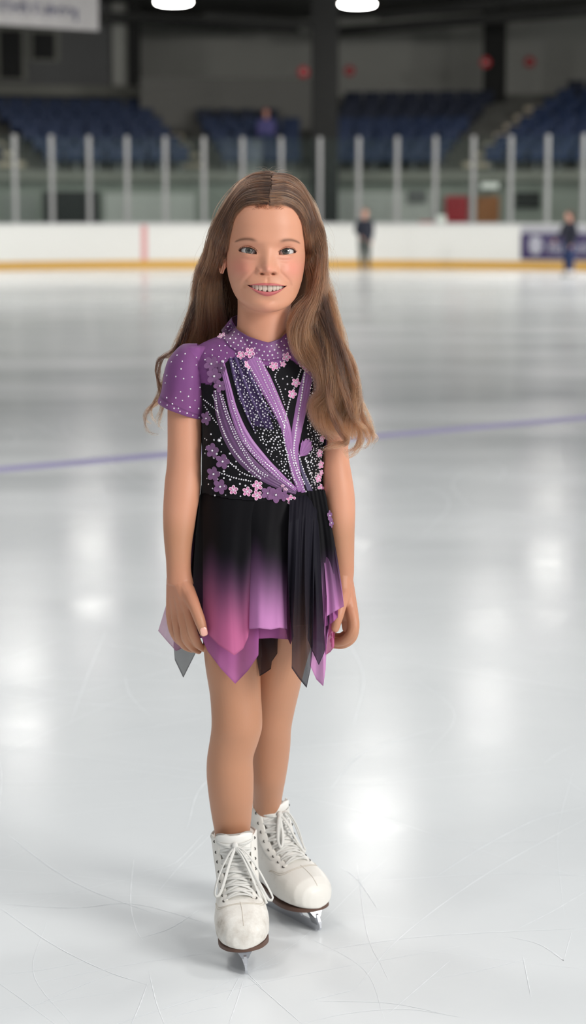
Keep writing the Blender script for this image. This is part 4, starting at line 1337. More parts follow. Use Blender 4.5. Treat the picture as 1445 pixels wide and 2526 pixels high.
# ---- sleeves
def sleeve(ends, dys, Yc, ripple):
    a = np.array([(x1, y1, x2, y2, d) for ((x1, y1), (x2, y2)), d in zip(ends, dys)], float)
    n = 48; m = 60; V = []; C = []
    c = crom(a, n)
    for i in range(n):
        x1, y1, x2, y2, d = c[i]; t = i / (n - 1)
        A, B = P(x1, y1, Yc), P(x2, y2, Yc); mid = (A + B) / 2; u = (A - B) / 2
        for k in range(m):
            th = 2 * PI * k / m
            rp = 1 + ripple * t * (math.sin(th * 5 + 1) * .6 + math.sin(th * 9) * .4) + (.014 if .93 < t < .985 else 0) - (.02 if t > .985 else 0) + .018 * t ** 3 * math.sin(th * 7 + 2)
            fold = .05 * math.exp(-((th - PI * 1.12) / .12) ** 2) * (1 - t * .6) - .04 * math.exp(-((th - PI * 1.30) / .10) ** 2) * (1 - t * .5)
            V.append(np.array(mid + u * (math.cos(th) * (rp + fold)) + Vector((0, -d * math.sin(th + 0) * -1 * (rp + fold), 0))))
            col_ = PURP * (1.05 if t < .9 else .62 if t < .915 else .98)
            C.append(np.append(col_, .90 if t < .9 else .97))
    return np.array(V), np.array(C), grid_faces(n, m, True)
endsL = [((486, 847), (500, 878)), ((452, 849), (503, 898)), ((430, 867), (507, 935)), ((413, 892), (507, 965)), ((404, 925), (506, 995)), ((399, 962), (503, 1018)), ((391, 990), (500, 1029)), ((391, 996), (499, 1034))]
endsR = [((820, 848), (806, 878)), ((846, 856), (803, 898)), ((859, 874), (800, 935)), ((867, 900), (799, 965)), ((871, 930), (799, 995)), ((874, 965), (800, 1018)), ((878, 996), (801, 1029)), ((878, 1002), (801, 1034))]
dys = [.020, .040, .050, .054, .055, .054, .053, .052]
SLV = []
for ends, lab in ((endsL, 'sheer purple cap sleeve'), (endsR, 'sheer purple cap sleeve mostly under the hair')):
    V, C, F = sleeve(ends, dys, .012, .022)
    o = link('sleeve', np_mesh('sleeve', V - np.array(GIRL), F, M_sleeve, colors=C), girl)
    SLV.append((o, V, F))

def bvh_of(parts):
    V = []; F = []; o = 0
    for v, f in parts:
        V.append(v); F += [tuple(int(i) + o for i in q) for q in f]; o += len(v)
    return BVHTree.FromPolygons([Vector(p) for p in np.vstack(V)], F)
top_bvh = bvh_of([(bvV, bvF), (cV, cF)] + list(zip(bandV, bandF)))
slv_bvh = bvh_of([(v, f) for _, v, f in SLV])

# ---- rhinestones
RG = random.Random(9)
def gem(mb, p, n, r):
    n = n.normalized(); a = n.orthogonal().normalized(); b = n.cross(a)
    ph = RG.random() * 6
    ring = lambda q, h: [p + (a * math.cos(ph + 2 * PI * k / 7) + b * math.sin(ph + 2 * PI * k / 7)) * q + n * h for k in range(7)]
    mb.loft([ring(r, -.0003), ring(r, r * .35), ring(r * .55, r * .85)], cap=(False, True))
def along(path, step, jit=.5):
    c = crom(path, 400); L = np.concatenate([[0], np.cumsum(np.linalg.norm(np.diff(c, axis=0), axis=1))])
    out = []; s = 0
    while s < L[-1]:
        out.append((np.interp(s, L, c[:, 0]) + RG.uniform(-jit, jit), np.interp(s, L, c[:, 1]) + RG.uniform(-jit, jit))); s += step * RG.uniform(.9, 1.1)
    return out
def scatter(poly, n, mind):
    xs = [p[0] for p in poly]; ys = [p[1] for p in poly]; out = []; tries = 0
    while len(out) < n and tries < n * 60:
        tries += 1
        q = (RG.uniform(min(xs), max(xs)), RG.uniform(min(ys), max(ys)))
        if not in_poly(np.array([q]), poly)[0]: continue
        if any((q[0] - o[0]) ** 2 + (q[1] - o[1]) ** 2 < mind ** 2 for o in out): continue
        out.append(q)
    return out
PXM = 1 / 1372.0
gm = MB()
def gems(pts, r, bvh=None, mb=None, var=.15):
    for x, y in pts:
        h = cast(x, y, bvh or top_bvh)
        if h: gem(gm if mb is None else mb, h[0], h[1], r * .88 * PXM * RG.uniform(1 - var, 1 + var))
chains = [
    ([(531, 965), (538, 1022), (558, 1079), (584, 1121), (612, 1152), (643, 1180)], 6.0, 2.5),
    ([(549, 975), (563, 1022), (584, 1074), (608, 1119), (632, 1154), (660, 1174)], 6.0, 2.3),
    ([(543, 972), (557, 1022), (578, 1074), (602, 1119), (626, 1154), (652, 1176)], 6.5, 2.3),
    ([(572, 990), (593, 1056), (612, 1097), (641, 1131), (669, 1154), (692, 1178), (723, 1203)], 6.0, 2.3),
    ([(600, 1088), (632, 1130), (662, 1158), (690, 1186)], 7.5, 2.2),
    ([(752, 914), (746, 960), (738, 1010), (730, 1060), (724, 1110), (732, 1150), (752, 1200)], 6.2, 2.9),
    ([(634, 892), (656, 945), (682, 1004), (704, 1058)], 7.0, 2.0), ([(644, 888), (668, 945), (692, 1000), (708, 1044)], 7.0, 2.0),
    ([(690, 908), (678, 930), (690, 960), (703, 1000)], 6.5, 2.3), ([(742, 912), (728, 950), (714, 990), (702, 1040), (700, 1080), (708, 1120), (722, 1170), (736, 1204)], 6.0, 2.6),
    ([(502, 985), (520, 1000), (538, 1016)], 5.5, 2.4), ([(504, 1000), (522, 1028), (538, 1048)], 6.5, 2.4), ([(524, 975), (532, 990)], 5, 2.4),
    ([(568, 1142), (600, 1168), (634, 1177)], 6.2, 2.4), ([(542, 1166), (584, 1180), (622, 1188)], 6.2, 2.4),
    ([(716, 1110), (726, 1150), (744, 1196), (756, 1216)], 6.5, 2.5), ([(736, 1120), (748, 1160), (766, 1200)], 6.5, 2.4), ([(748, 1110), (760, 1150), (776, 1196)], 6.5, 2.4),
    ([(616, 905), (640, 945), (664, 990), (684, 1030)], 6.0, 1.9),
]
for path, step, r in chains: gems(along(path, step), r)
gems(scatter([(568, 890), (606, 890), (652, 980), (700, 1070), (716, 1150), (722, 1200), (668, 1130), (618, 1050), (588, 980)], 250, 5.4), 2.25, var=.35)
gems(scatter([(770, 915), (800, 960), (799, 1210), (772, 1212), (752, 1130), (758, 1030)], 240, 4.6), 2.35, var=.35)
gems(scatter([(504, 1060), (548, 1080), (592, 1140), (640, 1190), (560, 1222), (506, 1214)], 34, 11), 2.7, var=.35)
gems(scatter([(692, 925), (722, 905), (722, 985), (706, 985)], 6, 10), 2.6)
gems(scatter([(498, 862), (545, 845), (600, 880), (560, 885), (520, 930), (500, 925)], 17, 12), 2.3)
gems(scatter([(640, 892), (700, 892), (712, 880), (690, 905), (650, 905)], 9, 9), 2.3)
gems([(510, 1085), (516, 1100), (506, 1118), (528, 1085), (545, 1080), (530, 1242 - 20), (593, 1224)], 2.6)
big = MB(); gems([(541, 1086), (549, 892)], 5, mb=big); gm.v_off = None
o_ = len(gm.v); gm.v += big.v; gm.f += [tuple(i + o_ for i in f) for f in big.f]; gm.m += big.m
o = gbuild(gm, 'rhinestones', M_gem, dress, smooth=False); o['kind'] = 'stuff'
cm = MB()
for t, off in ((.22, 0), (.45, .5), (.68, 0), (.90, .5)):
    a = [(574, 790), (577, 801), (591, 816), (614, 830), (640, 839), (661, 845), (684, 837), (704, 823), (718, 809), (725, 797)]
    b = [(549, 826), (553, 838), (565, 854), (592, 873), (625, 885), (657, 892), (690, 885), (722, 869), (743, 851), (753, 837)]
    path = [(p[0] * (1 - t) + q[0] * t, p[1] * (1 - t) + q[1] * t) for p, q in zip(a, b)]
    gems(along(path, 12.5, 1.5), 3.0, mb=cm)
o = gbuild(cm, 'rhinestones', M_gem, col_o, smooth=False); o['kind'] = 'stuff'
sm1, sm2 = MB(), MB()
gems(scatter([(470, 852), (492, 880), (503, 960), (500, 1026), (445, 1010), (396, 990), (404, 930), (425, 880)], 26, 17), 2.4, slv_bvh, sm1)
gems(along([(396, 992), (440, 1012), (498, 1032)], 17, 1), 2.4, slv_bvh, sm1)
gems(scatter([(832, 860), (862, 890), (872, 980), (806, 1020), (803, 920)], 20, 15), 2.4, slv_bvh, sm2)
for q, (so, _, _) in zip((sm1, sm2), SLV):
    o = gbuild(q, 'rhinestones', M_gem, so, smooth=False); o['kind'] = 'stuff'

# ---- flower appliques
def flower(px, py, rpx, kind, parent, bvh=None, squash=1.0, rot=None, petals=5, lift=.0014):
    h = cast(px, py, bvh or top_bvh)
    if h is None: return None
    p, n = h; n = (n * .75 + Vector((0, -.25, 0))).normalized()
    a = n.cross(Vector((0, 0, 1))).normalized(); b = n.cross(a); b = -b
    r = rpx * PXM; rot = RG.uniform(0, 1.2) if rot is None else rot
    mb = MB(); rimmed = kind == 'pink'
    for k in range(petals):
        an = rot + 2 * PI * k / petals
        d = a * (math.cos(an) * squash) + b * math.sin(an); s = a * (-math.sin(an) * squash) + b * math.cos(an)
        def ring(q, h, m=14):
            out = []
            for j in range(m):
                t = 2 * PI * j / m
                out.append(p + d * (r * (.60 + math.cos(t) * .40 * q)) + s * (r * .34 * q * math.sin(t)) + n * (lift + h + r * .10 * (.6 + math.cos(t) * .4 * q) ** 2))
            return out
        if rimmed:
            mb.loft([ring(1.0, -.0006), ring(1.0, .0008), ring(.82, .0014), ring(.72, .0007)], 1, cap=(True, False))
            mb.loft([ring(.72, .0007), ring(.4, .0005), ring(.05, .0004)], 0, cap=(False, True))
        else:
            mb.loft([ring(1.12, -.0004), ring(1.12, .0004), ring(.6, .0008), ring(.05, .0004)], 0)
    gem(mb, p + n * (lift + .0008), n, r * (.20 if rimmed else .16))
    nf = 13
    mb.m[-(7 * 2 + 1):] = [2] * (7 * 2 + 1)
    mm = [M_petal_pink, M_petal_rim, M_gem] if rimmed else [M_petal_purple, M_petal_rim, M_gem]
    return gbuild(mb, 'flower_applique', mm, parent, auto=.8)
for x, y, r in [(594, 877, 11), (616, 870, 14), (609, 901, 12), (675, 904, 12), (706, 881, 12), (698, 899, 8), (745, 897, 11), (758, 906, 13), (729, 944, 12), (720, 972, 12), (547, 830, 11),
                (576, 1208, 12.5), (610, 1212, 13), (635, 1197, 14), (634, 1221, 13.5), (717, 1232, 13), (704, 1206, 6), (697, 1197, 5),
                (791, 1047, 9), (792, 1082, 10), (786, 1118, 11), (789, 1146, 11), (783, 1180, 11), (788, 1206, 13), (790, 1166, 8)]:
    flower(x, y, r, 'pink', dress)
for x, y, r in [(522, 898, 19), (529, 928, 20), (510, 1032, 17), (525, 1111, 19), (550, 1138, 19), (528, 1169, 19), (544, 1200, 19), (660, 1216, 17), (680, 1220, 20), (698, 1222, 14), (543, 952, 16), (548, 908, 15)]:
    flower(x, y, r, 'purple', dress)
# ruffled leaf on the right of the bodice
def leaf():
    n = 40; V = []; c0 = (742, 1126)
    for i in range(n):
        t = i / (n - 1); a = -.1 + 1.45 * t
        for j in range(8):
            q = j / 7; rr = (40 * math.sin(PI * (.15 + .7 * t)) + 3 * math.sin(t * 70) * (j > 5)) * q
            x, y = c0[0] - 4 + rr * math.sin(a) * .95, c0[1] - rr * math.cos(a) * 1.25 + 12 * q * 0
            h = cast(x, y, top_bvh)
            V.append(np.array(h[0] + h[1] * (.002 + .0025 * q * (1 + .6 * math.sin(t * 26)))) if h else np.array(P(x, y, -.05)))
    C = np.ones((len(V), 3)) * MPURP
    return link('ruffle_leaf', np_mesh('ruffle_leaf', np.array(V) - np.array(GIRL), grid_faces(n, 8), M_satin, colors=C), dress)
leaf()

# ---- skirt: overlapping chiffon panels
def skY(px, v, off):
    W = 151 + 28 * v ** .7; d = .070 + .042 * v ** .6; off = off * np.minimum(1, v * 5)
    q = np.clip(1 - ((px - 646) / W) ** 2, 0, 1)
    return .015 - d * np.sqrt(q) + off
def ombre(y, y0, y1, top, bottom, mid=None):
    t = sstep(y0, y1, y)[:, None]
    c = np.array(top) * (1 - t) + np.array(bottom) * t
    return c
def panel(name, top, mid, bot, off=0.0, Y=None, bulge=.0, waves=2, amp=.004, om=(1370, 1490), ctop=BLACK, cbot=PINK, a0=.98, a1=.93, nu=90, nv=70, phase=0.0, label=None, hem=None, back=False, seed=0, gather=.0003, mixc=(92, 66, 100), ripple=20):
    U = np.linspace(0, 1, nu)
    top = [(q[0], q[1] - 15) + tuple(q[2:]) for q in top]
    T = polyline(top, nu) if len(top) == 2 else crom(top, nu)
    Bm = polyline(bot, nu)
    M = polyline(mid, nu)
    R_ = np.random.default_rng(seed + 5)
    f1, f2 = R_.uniform(0, 6.28, 2)
    V = []; PX = []; vv = []
    for i in range(nv):
        v = i / (nv - 1)
        # quadratic through top, mid and hem
        q = T * (2 * (v - .5) * (v - 1)) + M * (4 * v * (1 - v)) + Bm * (2 * v * (v - .5))
        x, y = q[:, 0], q[:, 1]
        if T.shape[1] == 3: yy = q[:, 2]
        elif Y is not None: yy = np.full(nu, Y[0] * (1 - v) + Y[1] * v)
        else: yy = skY(x, v, off)
        g = v ** 1.1
        fold = -bulge * np.sin(PI * U) ** .8 * g + amp * g * np.sin(2 * PI * waves * U + phase) + amp * .18 * g * np.sin(2 * PI * waves * 2.3 * U + f1) + gather * np.sin(2 * PI * (waves * 2.6) * U + f2 + 1.5 * v) * (1 - .55 * v)
        V.append(np.array([tuple(P(a, b, c + f * (-1 if back else 1))) for a, b, c, f in zip(x, y, yy, fold)]))
        PX.append(q); vv.append(np.full(nu, v))
    V = np.vstack(V); y = np.concatenate([p[:, 1] for p in PX]); x = np.concatenate([p[:, 0] for p in PX]); v = np.concatenate(vv)
    ys_ = y + ripple * np.sin(x / 19 + f1) + ripple * .5 * np.sin(x / 8.3 + f2)
    mc = np.array(srgb(*(mixc or (0, 0, 0)))); ym = om[0] * .45 + om[1] * .55
    t_ = sstep(om[0] - 25, om[1] + 40, ys_)[:, None]
    C = np.array(ctop) * (1 - t_) ** 2 + mc * 2 * t_ * (1 - t_) + np.array(cbot) * t_ ** 2 if mixc else ombre(ys_, om[0], om[1], ctop, cbot)
    A = a0 + (a1 - a0) * sstep(.45, 1, v)
    edge = (v > .988)
    C[edge] *= .72; A = np.where(edge, np.minimum(1, A + .2), A)
    C = np.concatenate([C, A[:, None]], 1)
    o = link(name, np_mesh(name, V - np.array(GIRL), grid_faces(nv, nu), M_chiffon, colors=C), skirt)
    if label: o['label'] = label
    return o
# waistband is the skirt's root piece
wb = MB(); rings = []
for py, e in ((1200, -.004), (1212, -.004), (1222, -.004), (1230, -.006)):
    ring = []
    for k in range(72):
        t = 2 * PI * k / 72
        c = P(646, py, .013); dip = .010 * max(0, math.cos(t)) - .002
        ring.append(Vector((c.x + (.1065 + e) * math.sin(t), .013 - (.0765 + e) * math.cos(t), c.z - dip)))
    rings.append(ring)
wb.loft(rings, cap=(False, False))
skirt = gbuild(wb, 'skirt', mat('black_waist_chiffon', srgb(18, 17, 23), .75, var=.1), girl)
skirt['label'] = 'layered handkerchief skirt fading from black to pink'
ROSE = np.array(srgb(206, 112, 158)); MAUVE = np.array(srgb(186, 108, 172)); LIL = np.array(srgb(214, 146, 204)); PLUM = np.array(srgb(46, 34, 52)); MAROON = np.array(srgb(122, 62, 100))
panel('skirt_panel', [(500, 1216, .012), (550, 1190, .075), (646, 1180, .094), (745, 1190, .075), (796, 1222, .012)], [(455, 1400, .05), (540, 1390, .12), (646, 1385, .14), (745, 1390, .12), (826, 1390, .04)],
      [(420, 1540, .07), (470, 1580, .12), (560, 1560, .16), (600, 1600, .175), (646, 1555, .18), (700, 1600, .17), (740, 1560, .16), (800, 1590, .12), (838, 1520, .06)], amp=.008, waves=5, cbot=MAROON, back=True, nu=130, seed=1)
panel('skirt_panel', [(496, 1212), (550, 1232)], [(473, 1385), (540, 1400)], [(446, 1548), (480, 1570), (525, 1560)], off=.002, bulge=-.010, amp=.004, om=(1400, 1560), cbot=MAROON, waves=1, seed=2)
panel('skirt_panel', [(506, 1222), (738, 1236)], [(494, 1420), (726, 1420)], [(494, 1566), (512, 1606), (545, 1650), (580, 1687), (612, 1654), (638, 1615), (630, 1590), (624, 1576), (670, 1574), (722, 1578)], off=.010, bulge=.004, waves=3, amp=.005, cbot=MAUVE, a1=.86, seed=3, label='under layer of mauve chiffon')
panel('skirt_panel', [(499, 1216), (642, 1238)], [(500, 1400), (624, 1400)], [(500, 1552), (540, 1592), (578, 1617), (600, 1600), (612, 1572), (615, 1550)], off=.000, bulge=.030, waves=1.5, amp=.005, om=(1372, 1525), cbot=ROSE, a1=.94, phase=1.0, seed=4, label='front panel ending in a rose point')
panel('skirt_panel', [(622, 1238), (744, 1226)], [(617, 1400), (712, 1400)], [(610, 1552), (640, 1550), (668, 1553), (690, 1549), (708, 1552)], off=-.004, bulge=.030, waves=1.5, amp=.004, om=(1362, 1500), cbot=LIL, a1=.96, phase=2.2, seed=5, label='front panel with a straight lilac hem')
panel('skirt_panel', [(700, 1236), (750, 1230)], [(704, 1420), (726, 1420)], [(704, 1552), (709, 1574), (716, 1590), (724, 1570)], off=.004, amp=.004, om=(1400, 1560), cbot=MAROON, seed=6)
# right side, behind the drape
panel('skirt_panel', [(752, 1226), (800, 1226)], [(770, 1420), (826, 1400)], [(764, 1640), (780, 1676), (797, 1693), (803, 1650), (806, 1560)], Y=(-.045, -.060), amp=.005, om=(1370, 1500), cbot=LIL, a1=.9, seed=7, label='long pink point behind the black drape')
panel('skirt_panel', [(776, 1226), (802, 1226)], [(800, 1420), (826, 1400)], [(800, 1618), (815, 1608), (824, 1596), (826, 1560)], Y=(-.035, -.056), amp=.003, om=(1360, 1480), cbot=ROSE, a1=.85, seed=8)
panel('skirt_panel', [(776, 1224), (800, 1223)], [(796, 1400), (829, 1385)], [(802, 1546), (820, 1536), (833, 1523), (834, 1500)], Y=(-.030, -.064), amp=.003, om=(1350, 1470), cbot=MAUVE, seed=9)
panel('skirt_panel', [(770, 1222), (799, 1222)], [(798, 1380), (831, 1370)], [(806, 1520), (830, 1506), (848, 1496), (847, 1484)], Y=(-.028, -.072), amp=.003, om=(1330, 1460), cbot=LIL, seed=10, label='lilac side panel')
# black drape gathered at the waist
DR = np.array(srgb(27, 25, 36)); DR2 = np.array(srgb(46, 39, 54))
panel('waist_drape', [(744, 1224), (804, 1232)], [(762, 1400), (817, 1400)], [(758, 1575), (770, 1606), (786, 1641), (800, 1610), (809, 1570), (813, 1500)], off=-.020, bulge=.010, waves=2.2, amp=.011, ctop=DR, cbot=DR2, mixc=None, gather=.0007, a1=.82, om=(1450, 1640), seed=11, label='black gathered drape, shorter right tail')
panel('waist_drape', [(716, 1230), (786, 1222)], [(710, 1400), (776, 1400)], [(720, 1570), (720, 1600), (719, 1648), (737, 1674), (756, 1697), (766, 1650), (772, 1590)], off=-.028, bulge=.010, waves=2.7, amp=.011, ctop=DR, cbot=DR2, mixc=None, gather=.0007, a1=.80, om=(1500, 1690), seed=12, label='black gathered drape, longer left tail')
# left side, behind the hand
panel('skirt_panel', [(499, 1216), (520, 1226)], [(438, 1400), (505, 1400)], [(390, 1556), (412, 1582), (434, 1606), (470, 1590), (506, 1566)], Y=(.012, .045), amp=.006, om=(1330, 1440), cbot=np.array(srgb(176, 104, 150)), a0=.95, a1=.62, seed=13, label='sheer pink side point behind the hand')
panel('skirt_panel', [(499, 1216), (524, 1226)], [(452, 1400), (508, 1400)], [(428, 1590), (431, 1628), (452, 1672), (470, 1636), (486, 1604), (492, 1570)], Y=(.016, .06), amp=.008, om=(1700, 1800), mixc=None, ctop=np.array(srgb(30, 32, 36)), a0=.95, a1=.72, seed=14, label='sheer black side point behind the hand')
# inside, between the legs
panel('skirt_panel', [(610, 1480), (690, 1480)], [(620, 1540), (690, 1540)], [(640, 1668), (654, 1660), (668, 1650), (670, 1632), (684, 1612), (685, 1576)], Y=(-.03, -.022), amp=.004, om=(1700, 1800), mixc=None, ctop=np.array(srgb(34, 26, 34)), a0=.95, a1=.85, seed=15, label='dark inner panel between the legs')
sk_flower_bvh = BVHTree.FromPolygons([P(790, 1200, -.035), P(840, 1200, -.025), P(840, 1330, -.04), P(790, 1330, -.06)], [(0, 1, 2, 3)])
flower(811, 1272, 13, 'purple', skirt, sk_flower_bvh, .5, .3, 5, .004)
flower(815, 1290, 12, 'purple', skirt, sk_flower_bvh, .5, .8, 5, .004)
# ================================================================ hair
M_hair = hair_mat('brown_hair', srgb(46, 29, 21), srgb(138, 90, 60), .28, .36)
M_scalp = mat('hair_mass', srgb(62, 41, 29), .8, spec=.1, var=.2, scale=150)
HRnd = random.Random(21)
nrg = np.random.default_rng(4)

def skull(x, z, back=0.0, out=0.0):
    """point on the skull in head millimetres: side x, height z, a depth 'back'; pushed out along the ellipsoid"""
    return None

# the skull as an ellipsoid-like dome used to lay the strands: centre (0,2,25)
SC = np.array((0, 2.0, 25.0)); SA = np.array((74.0, 104.0, 106.0))
def dome(phi, th, k=1.0):
    """phi: angle from front (0) to back (180) ; th: angle down from the crown towards the side; returns head mm"""
    d = np.array((math.sin(th) * math.sin(phi), -math.sin(th) * math.cos(phi), math.cos(th)))
    return SC + SA * d * k

def lock(path, rad, n, wave=0.0, wl=.10, phase=None, spread=None, seg=34, jitter=.0, rr=(.00022, .00012), flat=1.0, taper=.25, col_=None):
    """a lock of hair: strands round a central path (rink points). rad: list of radii along the path"""
    c = crom(path, seg)
    t = np.gradient(c, axis=0); t /= np.linalg.norm(t, axis=1)[:, None] + 1e-9
    side = np.cross(t, np.array((0, -1.0, 0))); side /= np.linalg.norm(side, axis=1)[:, None] + 1e-9
    dep = np.cross(side, t)
    s = np.linspace(0, 1, seg)
    R = np.interp(s, np.linspace(0, 1, len(rad)), rad)
    L = np.concatenate([[0], np.cumsum(np.linalg.norm(np.diff(c, axis=0), axis=1))])
    ph0 = HRnd.uniform(0, 6.28) if phase is None else phase
    out = []; rads = []
    for _ in range(n):
        a = HRnd.uniform(0, 2 * PI); q = HRnd.random() ** .6
        u, v = math.cos(a) * q, math.sin(a) * q
        ph = ph0 + HRnd.gauss(0, .35); am = wave * HRnd.uniform(.7, 1.25)
        k = 2 * PI / (wl * HRnd.uniform(.92, 1.08))
        grow = sstep(0, .35, s) * (.55 + .95 * s ** 1.5)
        w = am * np.sin(L * k + ph) * grow; w2 = am * .7 * np.cos(L * k + ph + .4) * grow
        end = HRnd.uniform(1 - taper, 1)
        f1, f2 = HRnd.uniform(20, 60), HRnd.uniform(0, 6.28)
        jt = jitter * np.sin(L * f1 + f2) * s + HRnd.gauss(0, jitter) * s ** 2
        p = c + side * (u * R + w + jt)[:, None] + dep * (v * R * flat + w2 + HRnd.gauss(0, jitter) * s)[:, None]
        m = max(6, int(seg * end))
        out.append(p[:m]); g = HRnd.uniform(.75, 1.2); rads.append((rr[0] * g, rr[1] * g))
    return out, rads

strands = []; srad = []; tones = []
def add(r, tone=0.0):
    tn_ = HRnd.gauss(tone, .17); tones.extend([tn_] * len(r[0]))
    strands.extend(r[0]); srad.extend(r[1])

def fall(pix):
    return [tuple(P(*p)) for p in pix]

# ---- guides: pixel paths of the inner (by the face) and outer (silhouette) edge of each side, laid on the dome of hair
SA2 = np.array((104.0, 112.0, 118.5))
SAI = np.array((76.5, 112.0, 108.5))
def dome_hit(px, py, u, lift):
    """where the line of sight meets the dome of hair (or passes nearest to it)"""
    A = (SAI * (1 - u) + SA2 * u + lift) / 1000
    o = (np.array(CAM) - np.array(HORG)) @ HR - SC / 1000; d = np.array(ray(px, py)) @ HR
    oo, dd = o / A, d / A
    a, b, c = dd @ dd, oo @ dd, oo @ oo - 1
    disc = b * b - a * c
    t = (-b - math.sqrt(disc)) / a if disc > 0 else -b / a
    return np.array(CAM) + np.array(ray(px, py)) * t
LI = [(662, 501), (634, 501), (606, 507), (581, 530), (563, 572), (556, 612), (552, 642), (538, 684), (540, 740), (556, 790), (560, 830), (540, 900), (520, 960), (510, 1000)]
LO = [(668, 426), (632, 430), (600, 448), (573, 482), (548, 526), (525, 572), (507, 624), (489, 690), (477, 750), (458, 808), (438, 856), (418, 900), (405, 950), (400, 1000)]
LY = [None] * 6 + [-.012, .045, .06, .075, .09, .10, .10, .095]
RI = [(664, 501), (698, 503), (727, 517), (747, 548), (758, 594), (765, 648), (768, 690), (756, 728), (734, 768), (724, 806), (732, 850), (756, 895), (780, 932), (790, 966), (774, 1002), (787, 1042), (826, 1086)]
RO = [(672, 426), (710, 432), (742, 457), (766, 500), (782, 552), (794, 612), (802, 674), (812, 735), (829, 795), (850, 850), (868, 902), (878, 950), (879, 990), (879, 1022), (882, 1050), (886, 1074), (882, 1094)]
RY = [None] * 5 + [-.02, -.028, -.036, -.05, -.062, -.074, -.084, -.09, -.092, -.092, -.09, -.085]
def guide(I, O, YS, u, back, lift):
    pts = []
    for (a, b, Y) in zip(I, O, YS):
        x = a[0] + (b[0] - a[0]) * u; y = a[1] + (b[1] - a[1]) * u
        if not pts: x += HRnd.uniform(-2.5, 2.5); y += HRnd.uniform(-4, 5)
        if Y is None: pts.append(dome_hit(x, y, u, lift * min(1, .3 + .25 * len(pts))))
        else:
            q = np.array(P(x, y, Y + back)); pts.append(q)
    return pts
for k in range(96):
    u = HRnd.random() ** .85; lift = HRnd.uniform(-2, 4) - 3 * u
    p = guide(LI, LO, LY, u, HRnd.uniform(-.012, .03), lift)
    add(lock(p, [.003, .007, .008, .008, .009, .010, .010, .009, .007, .004], 78, wave=.0028, wl=.15, phase=2 * u, jitter=.0013, seg=52, flat=.7, taper=.3))
for k in range(92):
    u = HRnd.random() ** .95; lift = HRnd.uniform(-2, 4) - 3 * u
    p = guide(RI, RO, RY, u, HRnd.uniform(-.008, .012) + .012 * (2 * u - 1) ** 2, lift)
    add(lock(p, [.003, .007, .0085, .008, .0075,   .009, .0075, .008, .0062, .005, .0022], 86, wave=.0074, wl=.16, phase=1.2 + 3.2 * u + HRnd.gauss(0, .3), jitter=.0012, seg=72, flat=.7, taper=.30))
# the fall of hair down the back
for k in range(60):
    u = HRnd.uniform(-1, 1); y0 = HRnd.uniform(10, 50)
    loc = [(3 + 20 * u * .2, y0, 140), (50 * u, y0 + 40, 118), (86 * u, 88 - 20 * u * u, 70), (98 * u, 106 - 30 * u * u, 10), (102 * u, 104 - 26 * u * u, -60), (106 * u, 100 - 10 * u * u, -130), (112 * u, 112, -200), (118 * u, 124, -280), (116 * u, 128, -330)]
    add(lock([tuple(h2w(q)) for q in loc], [.004, .010, .012, .012, .012, .012, .012, .009], 50, wave=.004, wl=.14, jitter=.0014, seg=40, flat=.7, taper=.25))
# wisps that curl out past the sleeve
wisps_l = [
    [(524, 600, .04), (497, 690, .045), (474, 760, .06), (440, 850, .08), (400, 880, .07), (387, 920, .07), (396, 960, .065), (378, 990, .06), (358, 1030, .05), (364, 1060, .05), (395, 1072, .05)],
    [(528, 600, .04), (498, 700, .05), (474, 770, .06), (436, 860, .08), (408, 930, .07), (396, 980, .06), (372, 1012, .06), (380, 1040, .06), (410, 1028, .05)],
    [(526, 600, .04), (496, 700, .05), (470, 780, .06), (430, 872, .08), (390, 886, .07), (391, 950, .07), (400, 1000, .07), (385, 1040, .06), (412, 1066, .06)],
    [(526, 610, .04), (470, 800, .07), (430, 900, .08), (410, 960, .07), (400, 1020, .07), (392, 1050, .06), (410, 1056, .06)],
    [(520, 620, .04), (474, 770, .06), (436, 850, .08), (413, 915, .075), (392, 990, .07), (366, 1008, .06), (358, 1036, .06), (380, 1050, .06)],
]
for w in wisps_l:
    for _ in range(2):
        q = [(a + HRnd.uniform(-5, 5), b + HRnd.uniform(-7, 7), c) for a, b, c in w]
        add(lock(fall(q), [.004, .0045, .0035, .003, .0022, .002, .001], 26, wave=.001, wl=.1, jitter=.0009, seg=60, taper=.2), -.38)
# curls at the ends on the right
for w, r0 in [([(792, 700, -.03), (812, 800, -.06), (852, 890, -.08), (878, 970, -.085), (896, 1020, -.08), (918, 1058, -.075), (921, 1085, -.07), (904, 1105, -.07)], .005),
              ([(786, 700, -.03), (804, 830, -.065), (838, 920, -.085), (860, 1000, -.09), (884, 1056, -.085), (882, 1100, -.08), (858, 1120, -.08), (846, 1104, -.08)], .005),
              ([(790, 760, -.05), (826, 860, -.08), (846, 950, -.095), (872, 1024, -.095), (898, 1060, -.09), (902, 1090, -.085), (880, 1114, -.085)], .006),
              ([(780, 800, -.06), (806, 900, -.09), (812, 990, -.1), (838, 1056, -.098), (850, 1088, -.095), (822, 1100, -.095), (790, 1112, -.095)], .006),
              ([(800, 720, -.03), (830, 820, -.06), (868, 905, -.07), (886, 985, -.07), (892, 1036, -.07), (914, 1062, -.068), (925, 1080, -.066), (910, 1096, -.066)], .005)]:
    for _ in range(4):
        q = [(a + HRnd.uniform(-7, 7), b + HRnd.uniform(-7, 7), c + HRnd.uniform(-.008, .006)) for a, b, c in w]
        add(lock(fall(q), [r0 * .8, r0, r0, r0 * .9, r0 * .6, r0 * .25], 44, wave=.0018, wl=.12, jitter=.0011, seg=64, taper=.18), -.15)

